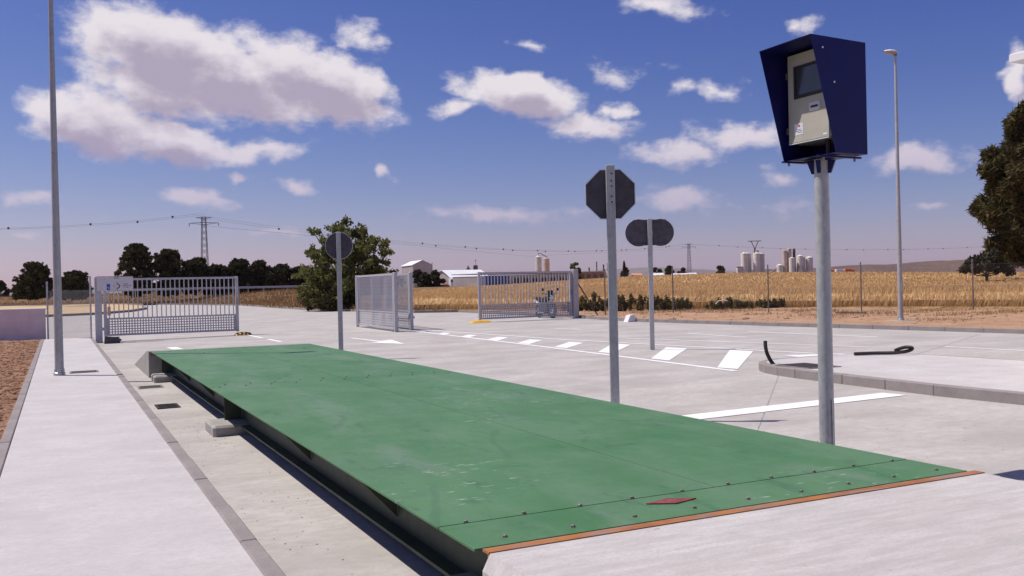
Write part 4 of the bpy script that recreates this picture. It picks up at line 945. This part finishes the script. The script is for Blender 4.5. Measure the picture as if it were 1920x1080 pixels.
PT = [(-4.5,142.7,1.3,4.6,2.5,'large rounded dark pine at the far left behind the lamp post',40,9),
      (.3,123.6,1.2,3.0,1.75,'smaller rounded dark pine just right of the tall lamp post',28,3),
      (7.6,125.5,1.35,6.3,2.3,'tallest dark pine left of the pylon with ragged crown',40,4),
      (11.6,126.4,1.35,5.6,2.6,'broad dark pine crown right beside the tallest pine',36,5),
      (15.4,128.8,1.35,4.6,2.2,'dark pine standing in front of the pylon foot',30,6),
      (18.6,131.3,1.3,3.7,2.1,'low dark pine directly right of the pylon',26,7),
      (21.6,131.4,1.3,4.4,2.1,'slightly taller dark pine in the row right of the pylon',28,8),
      (24.7,132,1.3,4.2,2.2,'dark pine in the middle of the row between pylon and leafy tree',28,10),
      (27.9,132.6,1.25,3.7,2.2,'dark pine of the row just left of the leafy tree',26,11),
      (31.0,134.2,1.2,3.5,2.3,'low dark pine partly behind the leafy tree',26,12),
      (34.5,136,1.2,3.3,2.3,'low dark pine behind the right half of the leafy tree',24,13)]
for x, y, z, h, w, lab, nb, sd in PT:
    tree('pine_tree', lab, (x,y,z), dome(w*1.02, h+.15, .2, nb*5, .46, sd), 12000, .23, 'pine', (.16,h*.6), 6, FG, sd, shell=.85)
tree('small_pine', 'tiny dark tree on the horizon at the very left edge', (-11.0,190,1.2), dome(1.4,2.9,.3,14,.5,21), 1500, .3, 'pine', (.12,1.6), 4, FG, 21)
tree('small_pine', 'small spiky dark shrub left of the rounded far pine', (-8.2,180,1.2), dome(.6,1.9,.2,9,.35,22), 800, .25, 'pine', (.1,1.2), 3, FG, 22)
# leafy tree behind the round sign: boughs fan up and out from a short trunk
rr = random.Random(31); bl = []
for i in range(150):
    a = rr.random()*2*PI; e = rr.uniform(.05,1.5); ln = rr.uniform(2.5,3.95)*(1+.30*math.sin(e)); q = rr.uniform(.55,1.0)
    bl.append((ln*q*math.cos(e)*math.cos(a)*1.05, ln*q*math.cos(e)*math.sin(a)*1.05, 1.35+ln*q*math.sin(e)*1.02, rr.uniform(.20,.46), rr.uniform(.2,.4)))
for i in range(26):
    a = rr.random()*2*PI; u = rr.uniform(.3,1); bl.append((3.9*u*math.cos(a), 3.6*u*math.sin(a), rr.uniform(.8,2.6), rr.uniform(.5,.85), rr.uniform(.4,.7)))
for i in range(7):
    a = rr.random()*2*PI; bl.append((2.6*rr.random()*math.cos(a), 2.6*rr.random()*math.sin(a), rr.uniform(2.2,4.0), rr.uniform(.5,.9), rr.uniform(.5,.8)))
bl = [b_ for b_ in bl if b_[2] < 5.5]
for i in range(26):
    a = rr.random()*2*PI; u = rr.random()**.7*2.1; bl.append((u*math.cos(a)-.2, u*math.sin(a), 6.15-u*.45-rr.random()*1.2, rr.uniform(.16,.42), rr.uniform(.2,.45)))
big = tree('leafy_tree', 'large leafy green tree behind the round sign', (16.6,59.4,.25), bl, 16500, .15, 'leaf', (.22,2.0), 60, None, 31, aspect=1.6, shell=.75)
# skirt of low branches and brush round its foot
rr = random.Random(32); bl = [(rr.uniform(-3.2,2.2), rr.uniform(-1.2,1.0), rr.uniform(.2,.8), rr.uniform(.35,.7), rr.uniform(.3,.5)) for i in range(22)]
tree('scrub_bush', 'dark brush growing at the foot of the large leafy tree', (16.9,58.6,.2), bl, 3500, .16, 'weed', (.05,.6), 6, None, 32)
# tall pine at the right, olive beside it
rr = random.Random(41); bl = []
for i in range(230):
    z = rr.uniform(1.7,13.4); w = 4.3*max(.06, 1-((z-6.3)/7.5)**1.5) if z > 6.3 else 4.2*(.70+.30*(z-1.6)/4.7); a = rr.random()*2*PI; u = rr.uniform(.3,1.02)
    bl.append((w*u*math.cos(a), w*u*math.sin(a), z, rr.uniform(.5,.85), rr.uniform(.6,1.0)))
tree('tall_pine', 'tall dense dark pine at the right edge behind the field', (65.4,42.4,.6), bl, 100000, .145, 'pinelight', (.35,8), 30, None, 41, aspect=5.0, shell=.92)
rr = random.Random(43); bl = [(rr.uniform(-1.5,1.4), rr.uniform(-1.0,1.0), 0, rr.uniform(.25,.5), rr.uniform(.2,.4)) for i in range(34)]
bl = [(a, b, 1.15+1.5*(1-abs(a)/1.8)*rr.uniform(.1,1)-a*.1, c, d) for a, b, _, c, d in bl]
tree('olive_tree', 'small leaning grey-green tree below the tall pine', (58.2,41.0,.55), bl, 4200, .15, 'oliv', (.12,1.4), 12, None, 43, shell=.8)
# trees near the works
for x, y, z, h, w, nb, lab, sd in ((58.0,156,1.0,3.5,1.9,22,'dark bush at the left corner of the pale hall',51),(60.6,155.5,1.0,3.3,1.7,20,'dark bush right of its twin before the pale hall',52),(98.6,170,1.6,4.3,1.5,18,'green tree behind the right gate post',53),(149.5,212,2.2,3.4,1.5,16,'dark tree left of the group behind the twin sign',54),(152.8,210.6,2.2,3.6,1.6,16,'dark tree in the middle of the group behind the twin sign',55),(155.8,208.5,2.0,3.2,1.5,14,'dark tree at the right of the group behind the twin sign',56),(152.7,188.2,2.0,3.1,1.5,18,'round dark bush on the horizon left of the cream silos',57),(140,214,2.2,3.3,1.2,10,'dark tree just left of the twin sign post',58)):
    tree('far_tree', lab, (x,y,z-.8), dome(w, h+.8, .3, nb*2, .5, sd), 3800, .27, 'pine' if sd != 53 else 'leaf', (.14,h*.6), 4, 'trees round the far works', sd)
bl = [(0,0,.6+i*.35,.55*(1-i/14)+.05,.4) for i in range(12)]
tree('cypress_tree', 'narrow dark cypress on the horizon beside the octagonal sign', (119.3,182.3,1.8), bl, 2200, .2, 'pine', (.1,2), 2, None, 61)
# weeds along the wheat edge
rr = random.Random(71); LABW = ['weed clump hard by the right gate post','second weed clump right of the gate post','weed clump left of the octagonal sign post','weed clump directly behind the octagonal sign post','weed clump just right of the octagonal sign post','weed clump midway between the two sign posts','weed clump left of the twin sign post','weed clump right of the twin sign post','low weed clump farther right along the wheat','low weed clump left of the first lone fence post']
for i, (x, y) in enumerate([(21.3,36.0),(21.9,35.4),(22.6,34.9),(23.2,34.4),(24.0,33.8),(24.6,33.3),(25.3,32.8),(26.8,31.7),(28.6,30.2),(27.6,31.0)]):
    h = (.6,.75,.65,.8,.7,.65,.45,.5,.28,.28)[i]*rr.uniform(.9,1.1)
    t = thing('weed_clump', LABW[i], 'weeds', (x,y,.13), 0, 'weeds at the wheat edge')
    bl = [(rr.uniform(-.65,.65), rr.uniform(-.3,.3), h*rr.uniform(.05,.95), .10, .20) for k in range(26)]
    c = blobpts(bl, 1500, .95); v = cards(c, 1500, .05, aspect=3.2); fo = link('foliage', npmesh('foliage', v, np.arange(len(v)).reshape(-1,4), M['weed']), t); fo['kind'] = 'stuff'
    sm_ = MB()
    for b in bl: sm_.tube([(b[0]*.6,b[1]*.6,-.05),(b[0],b[1],b[2]+.1)], .007, 4)
    sm_.build('stems', M['bark'], t)

# ------------------------------------------------------------------ far works
def bld(name, label, loc, rz=0, cat='building'): return thing(name, label, cat, loc, rz)
VR = -.456
t = bld('gabled_hall', 'tall pale gabled industrial hall behind the open gate leaves', (77.6,213.8,0), VR+.35)
for i in range(8): MB().prism([(i*.62,0),(i*.62+.6,0),(i*.62+.6,7.0+1.1*(1-abs(i+1-4)/4)),(i*.62,7.0+1.1*(1-abs(i-4)/4))], 'y', 0, .1).build('cladding_panel', M['clad'], t)
MB().box(.05,4.9,.11,12,0,6.9).build('wall', M['cladgrey'], t)
MB().add([(-.15,-.1,6.95),(2.48,-.1,8.15),(5.1,-.1,6.95),(-.15,12.2,6.95),(2.48,12.2,8.15),(5.1,12.2,6.95),(-.15,-.1,7.05),(2.48,-.1,8.25),(5.1,-.1,7.05),(-.15,12.2,7.05),(2.48,12.2,8.25),(5.1,12.2,7.05)], [(0,1,4,3),(1,2,5,4),(6,9,10,7),(7,10,11,8),(0,6,7,1),(1,7,8,2),(3,4,10,9),(4,5,11,10),(0,3,9,6),(2,8,11,5)]).build('roof', M['roofwhite'], t)
MB().box(5.1,5.6,3,8,0,4.6).box(5.0,5.12,.2,.3,0,7.6).build('side_annex', M['brown'], t)
t = bld('arched_hall', 'low hall with white curved roof left of the right gate', (73.3,187.0,0), -PI/2)
arc = [(0,0),(0,3.9),(1,4.35),(2,4.65),(3,4.82),(3.9,4.9),(5,4.6),(6.2,4.2),(7.4,3.75),(8.6,3.25),(9.6,2.85),(9.6,0)]
MB().prism(arc, 'y', 0, .2).build('gable_wall', M['cladgrey'], t)
rf = arc[1:-1]
MB().prism([(x, z+.02) for x, z in rf]+[(x, z+.14) for x, z in rf[::-1]], 'y', -.3, 9).build('roof', M['roofwhite'], t)
MB().box(.1,9.5,.21,8.8,0,2.75).build('wall', M['clad'], t)
MB().prism([(2.5,0),(9,0),(9,1.9),(5,3.1),(2.5,2.6)], 'y', -2.5, -.35).build('lean_to', M['brown'], t)
MB().box(9.502,9.56,2.0,4.0,0,2.3).build('door', M['cladgrey'], t)
t = bld('works_tower', 'grey square tower with stub chimney beside the curved roof', (84.0,194,0), VR)
MB().bbox(-.6,.6,-.6,.6,0,5.4,.05).build('shaft', M['greywall'], t); MB().lathe([(.14,5.4),(.14,6.2)], 8).build('flue', M['dark'], t); MB().bbox(-.3,.4,-.3,.3,5.4,5.75,.03).build('cap', M['dark'], t)
t = bld('brick_stack', 'dark red brick stack rising left of the right gate', (89.6,202.3,0), VR)
MB().bbox(-.5,.5,-.5,.5,0,6.5,.03).build('shaft', M['brown'], t); MB().lathe([(.04,6.5),(.04,7.6)], 6).lathe([(.05,7.55),(.22,7.7),(.05,7.85)], 8).build('aerial', M['dark'], t); MB().box(-.55,-.35,-.56,-.5005,1,6.3).build('duct', M['dark'], t)
t = bld('long_warehouse', 'long low grey warehouse seen through the right gate', (72.4,162,0), -.02+.32-.0)
for i in range(10): MB().box(i*2.8,i*2.8+2.74,0,8,0,3.35+.04*i).build('wall_panel', M['greywall' if i % 3 else 'cladgrey'], t)
MB().box(-.2,28.2,-.2,8.2,3.75,3.9).build('roof', M['cladgrey'], t)
for i in range(7): MB().box(9.5+i*2.6,11+i*2.6,-.06,-.002,1.9,2.9).build('window', M['dark'], t)
for i, (x, y) in enumerate(((66.9,146.6),(68.2,147.2),(69.5,147.8),(70.8,148.4),(72.0,149.0))):
    t = thing('blue_container', ['leftmost','second from left','middle','second from right','rightmost'][i]+' of the blue containers seen through the right gate', 'container', (x,y,.3), VR+.1, 'blue containers')
    MB().bbox(-.45,.45,-1.2,1.2,0,2.95,.03).build('shell', M['container'], t)
    for k in range(4): MB().box(-.42+k*.22,-.28+k*.22,-1.22,-1.2005,.1,2.85).build('rib', M['container'] if k % 2 else M['signblue'], t)
def silo(label, loc, r_, h, mat, cone=.5, legs=False, group=None, bands=4):
    t = thing('silo', label, 'silo', loc, 0, group); z0 = 2.5 if legs else 0
    MB().lathe([(r_,z0),(r_,h),(r_*.35,h+cone),(r_*.3,h+cone+.15)], 20).build('shell', M[mat], t, smooth=True)
    for i in range(bands): MB().lathe([(r_+.005,z0+(h-z0)*(i+.5)/bands-.06),(r_+.04,z0+(h-z0)*(i+.5)/bands),(r_+.005,z0+(h-z0)*(i+.5)/bands+.06)], 20).build('band', M[mat], t)
    if legs:
        for a in range(4): MB().bar((r_*.8*math.cos(a*PI/2+.7), r_*.8*math.sin(a*PI/2+.7), 0), (r_*.8*math.cos(a*PI/2+.7), r_*.8*math.sin(a*PI/2+.7), z0+.1), .12).build('leg', M['dark'], t)
    return t
silo('pale cement silo with pipe on top, left of the pair', (119.7,226.7,0), .88, 9.2, 'silogrey', .35)
silo('brown rusty silo, right of the pair', (122.6,227.4,0), .88, 8.75, 'silobrown', .25)
t = bld('silo_pipe', 'bent pipe joining the pale and brown silos on top', (119.7,226.7,0), VR, 'pipe'); MB().tube([(0,0,9.4),(.0,0,10.3),(.8,0,10.1),(2.6,.4,9.0)], .10, 6).build('pipe_run', M['dark'], t)
t = bld('brown_shed', 'low brown shed behind the right gate post', (114.6,196,0), VR)
MB().box(0,6.6,0,6,0,4.25).build('wall', M['brown'], t); MB().bbox(-.2,6.8,-.2,6.2,4.251,4.5,.03).build('roof', M['cladgrey'], t)
for i in range(4): MB().box(.6+i*1.6,1.5+i*1.6,-.05,-.002,2.6,3.7).build('door', M['dark'], t)
for i, (x, y, h, r_) in enumerate(((124.0,202.5,6.9,.16),(125.5,201.6,6.1,.2),(126.4,201.0,6.4,.18),(122.0,203,5.4,.2))):
    t = thing('flue_stack', ['tall thin flue left of the octagonal sign post','short flue hard by the octagonal sign post','second flue hard by the octagonal sign post','stubby flue left of the tall thin flue'][i], 'chimney', (x,y,0)); MB().lathe([(r_,0),(r_*.9,h),(r_*1.4,h+.02),(r_*1.4,h+.15)], 8).build('shaft', M['dark'], t); MB().bbox(-.5,.5,-.5,.5,0,4.6,.03).build('housing', M['silogrey'], t)
for i, (x, y, w, h, mt) in enumerate(((122.5,182.0,2.2,3.6,'tile'),(127.5,180.5,2.6,3.5,'roofwhite'),(132.5,178.5,3.5,3.3,'roofwhite'),(137,180,2.4,3.4,'roofwhite'))):
    t = thing('far_house', ['small tiled house left of the cypress','small white house right of the cypress','long white low house between the two sign posts','small white house left of the twin sign post'][i], 'house', (x,y,0), VR)
    MB().box(-w/2,w/2,-1.5,1.5,0,h-.5).build('wall', M['white' if mt != 'tile' else 'brown'], t); MB().prism([(-1.7,h-.499),(1.7,h-.499),(0,h+.1)], 'x', -w/2-.1, w/2+.1).build('roof', M[mt], t); MB().box(-.3,.3,-1.53,-1.5005,h-1.4,h-.8).build('window', M['dark'], t)
# cream silo group
SG = 'cream silos on the horizon'
t = bld('silo_shed', 'small pink shed left of the cream silos', (216.6,257.2,0), VR); MB().box(-.9,.9,-1,1,0,6.0).build('wall', M['clad'], t); MB().bbox(-1,1,-1.1,1.1,6.001,6.25,.02).build('roof', M['brown'], t)
for i, (x, y, h) in enumerate(((218.3,256.4,10.9),(220.3,257.0,10.9),(222.2,254.4,10.8),(224.6,255.0,10.7))): silo(['first cream silo beside the pink shed','second of four tall cream silos from the left','third of four tall cream silos, before the pylon','rightmost of the four tall cream silos'][i], (x,y,0), 1.25, h, 'silo' if i % 2 == 0 else 'silogrey', .3, False, SG, 5)
t = bld('silo_elevator', 'brown elevator head above the cream silos', (224.0,256.2,10.5), VR, 'elevator'); MB().bbox(-.5,.5,-.4,.4,0,1.6,.1).build('head_box', M['silobrown'], t); MB().box(-.25,.2,-.2,.2,-10.5,-.001).build('leg', M['silobrown'], t)
# batching plant
PG = 'silos of the batching plant'
silo('short cream silo at the left of the batching plant', (236.2,258.2,0), 1.2, 6.6, 'silo', .3, False, PG)
silo('tall brown tower silo of the plant, leftmost', (238.2,257.6,0), .85, 11.9, 'silobrown', .2, False, PG)
silo('tall brown tower silo of the plant, middle', (240.1,257.4,0), .85, 12.5, 'silobrown', .2, False, PG)
silo('tall dark tower silo of the plant, rightmost', (241.9,256.8,0), .5, 12.4, 'dark', .2, False, PG)
silo('white silo at the centre of the plant', (239.0,254.9,0), 1.05, 9.1, 'silo', .2, True, PG)
silo('wide white silo before the dark tower', (242.0,253.9,0), 1.2, 9.8, 'silo', .3, False, PG)
silo('cream silo on legs left of the last one', (244.4,255.6,0), 1.25, 9.4, 'silogrey', .35, True, PG)
silo('rightmost cream silo on legs', (247.1,254.6,0), 1.3, 9.2, 'silo', .35, True, PG)
t = bld('conveyor', 'slanting conveyor running up to the batching plant', (230.5,260.2,0), 0, 'conveyor')
for o in (-.25,.25): MB().bar((0,o,2.4),(5.4,-1.6+o,6.2), .16).build('truss', M['silobrown'], t)
for i in range(7): f = i/6; MB().bar((5.4*f,-1.6*f-.2,2.4+3.8*f),(5.4*f,-1.6*f+.2,2.5+3.8*f), .1).build('rung', M['clad'], t)
for f in (.3,.7,1): MB().bar((5.4*f,-1.6*f,0),(5.4*f,-1.6*f,2.3+3.8*f), .14).build('leg', M['dark'], t)
t = bld('plant_walkway', 'dark steel gangway between the plant silos', (239.5,254.2,0), VR, 'gangway'); MB().box(-1.2,3.2,-.3,.3,5.6,5.75).build('floor', M['dark'], t); MB().bar((-1.2,-.3,6.3),(3.2,-.3,6.3),.05).build('handrail', M['dark'], t)
for x in (-1.1,1,3.1): MB().bar((x,-.2,0),(x,-.2,5.6),.12).build('leg', M['dark'], t)
def truck(label, loc, rz, paint):
    t = thing('truck', label, 'truck', loc, rz, 'far vehicles')
    MB().bbox(1.0,2.2,-.85,.85,.5,2.2,.15).build('cab', M[paint], t); MB().bbox(-2.2,.9,-.9,.9,.8,2.4,.05).build('load_box', M[paint], t); MB().box(2.19,2.215,-.7,.7,1.4,2.0).build('windscreen', M['glass'], t)
    wm = MB().lathe([(.4,-.12),(.42,0),(.4,.12)], 12, 'y').mesh('wheel', M['black'])
    for x in (-1.4,1.5):
        for s in (-.75,.75): link('wheel', wm, t, (x,s,.42))
truck('white truck parked before the curved-roof hall, left one', (71.4,172.5,.9), -1.9, 'carwhite'); truck('white truck parked right of the other truck', (76.0,172.0,1.0), -1.7, 'carwhite')
for i, (x, y, c) in enumerate(((314,312,'orange'),(318,309,'carwhite'),(321.5,307,'orange'))): truck(['left orange truck on the far road right of the terminal pole','white truck between the two orange ones on the far road','right orange truck on the far road'][i], (x,y,3.0), -.4, c)

# ------------------------------------------------------------------ power line
def pylon(label, loc, rz, h=23.6, group='lattice pylons'):
    t = thing('lattice_pylon', label, 'pylon', loc, rz, group); mb = MB(); n = 12; b0, b1 = 1.15, .55
    def hw(z): return b0+(b1-b0)*min(1, z/h)
    Z = [h*i/n for i in range(n+1)]
    for sx_ in (-1,1):
        for sy in (-1,1): mb.bar((sx_*b0,sy*b0,0),(sx_*b1,sy*b1,h), .13)
    for a, b in zip(Z, Z[1:]):
        p, q = hw(a), hw(b)
        for s in (-1,1):
            mb.bar((-p,s*p,a),(q,s*q,b),.07).bar((p,s*p,a),(-q,s*q,b),.07).bar((s*p,-p,a),(s*q,q,b),.07).bar((s*p,p,a),(s*q,-q,b),.07)
    mb.build('tower', M['lattice'], t)
    for z, w in ((h-.1,2.4),(h-1.8,4.4)):
        a = MB()
        for s in (-1,1): a.bar((0,s*.5,z),(w,0,z-.15),.12).bar((0,s*.5,z),(-w,0,z-.15),.12).bar((0,s*.5,z-.7),(w,0,z-.15),.09).bar((0,s*.5,z-.7),(-w,0,z-.15),.09)
        a.build('cross_arm', M['lattice'], t)
    for x in (-4.4,4.4): MB().tube([(x,0,h-1.95),(x,0,h-2.9)], .1, 6).build('insulator', M['dark'], t)
    return t
P1, P2, PL, PR = Vector((39.4,296,1.2)), Vector((353.6,468.4,1.3)), Vector((-74,351,1.2)), Vector((640,395,1.3))
pylon('lattice pylon behind the dark pines left of centre', P1, -.35); pylon('small lattice pylon on the horizon right of the twin sign', P2, -.3)
t = thing('y_pylon', 'pylon with V-shaped head rising behind the cream silos', 'pylon', (367,422.8,1.2), -.5); mb = MB()
for s in (-1,1): mb.bar((s*.7,0,0),(s*.3,0,18.5),.3).bar((0,s*.7,0),(0,s*.3,18.5),.3)
mb.bar((0,0,0),(0,0,18.5),.35); mb.build('mast', M['lattice'], t); MB().bar((0,0,18.2),(2.1,0,23),.4).bar((0,0,18.2),(-2.1,0,23),.4).bar((-3.8,0,23),(3.8,0,23),.4).build('head', M['lattice'], t)
t = thing('power_line', 'overhead wires strung between the lattice pylons, dotted with dark markers', 'power line')
ball = MB().lathe([(.05,-.36),(.26,-.25),(.36,0),(.26,.25),(.05,.36)], 10).mesh('marker_ball', M['black'], True)
def span(A, B, dz, off, sag, sp, ph):
    d = (B-A); d.z = 0; n = d.cross(Vector((0,0,1))).normalized()*off; K = 40; pts_ = []
    f_ = lambda q: A.lerp(B, q)+n+Vector((0,0,dz-4*sag*q*(1-q)))
    MB().tube([f_(i/K) for i in range(K+1)], .03, 3).build('wire', M['wire'], t, fix=False)
    m = int(d.length/sp)
    for i in range(m):
        q = (i+ph)/m
        if .06 < q < .97: link('marker_ball', ball, t, f_(q))
for off, ph, dz in ((-2.3,.15,23.4),(2.3,.65,23.4)):
    span(P1, P2, dz, off, 7.2, 27, ph); span(PL, P1, dz+1.0, off, 3.2, 25, ph); span(P2, PR, dz, off, 5.5, 27, ph)
MB().tube([P1+Vector((0,0,20.8)), P1.lerp(P2,.5)+Vector((0,0,13.5)), P2+Vector((0,0,20.8))], .03, 3).build('wire', M['dark'], t, fix=False)

# guard rail and small sign on the far bank
t = thing('guard_rail', 'grey crash barrier along the far bank below the dark pines', 'guard rail')
ga, gb = Vector((4,122,1.35)), Vector((34,121,1.2))
MB().prism([(0,.45),(.05,.5),(.0,.58),(.05,.66),(0,.72),(-.03,.7),(-.03,.46)], 'x', 0, 30).build('rail', M['rail'], t).matrix_local = Matrix.Translation(ga) @ Matrix.Rotation(math.atan2(gb.y-ga.y, gb.x-ga.x), 4, 'Z')
for i in range(10): p = ga.lerp(gb, i/9.5); MB().box(p.x-.05,p.x+.05,p.y+.0,p.y+.1,p.z-.4,p.z+.65).build('post', M['rail'], t)
t = thing('far_sign', 'tiny round white sign standing on the far bank', 'road sign', (18.9,110,1.25), VA); MB().tube([(0,0,0),(0,0,1.0)], .03, 6).build('post', M['steel'], t); MB().lathe([(.22,-.02),(.22,-.012)], 16, 'y', (0,-.02,.95)).build('plate', M['signback'], t)
tag(MB().lathe([(.11,0),(.10,.5),(.11,.5),(.11,.6),(.08,.62)], 10).build('marker_post', M['tile'], loc=(1.6,66.5,.0)), 'stubby marker post on the dirt island behind the gate bars', 'marker post')

# ------------------------------------------------------------------ haze
hz = MB().box(-8990,8990,-2490,10400,-1.5,260).mesh('haze', M['dark'])
m = bpy.data.materials.new('haze_air'); m.use_nodes = True; tt = m.node_tree; tt.nodes.clear()
pv = nd(tt, 'ShaderNodeVolumePrincipled'); pv.inputs['Density'].default_value = 5e-5; pv.inputs['Color'].default_value = (.86,.84,.95,1); pv.inputs['Anisotropy'].default_value = .2
oo = nd(tt, 'ShaderNodeOutputMaterial'); tt.links.new(pv.outputs[0], oo.inputs['Volume'])
hz.materials.clear(); hz.materials.append(m)
tag(link('haze', hz), 'pale violet haze in the far air', 'haze', kind='stuff')
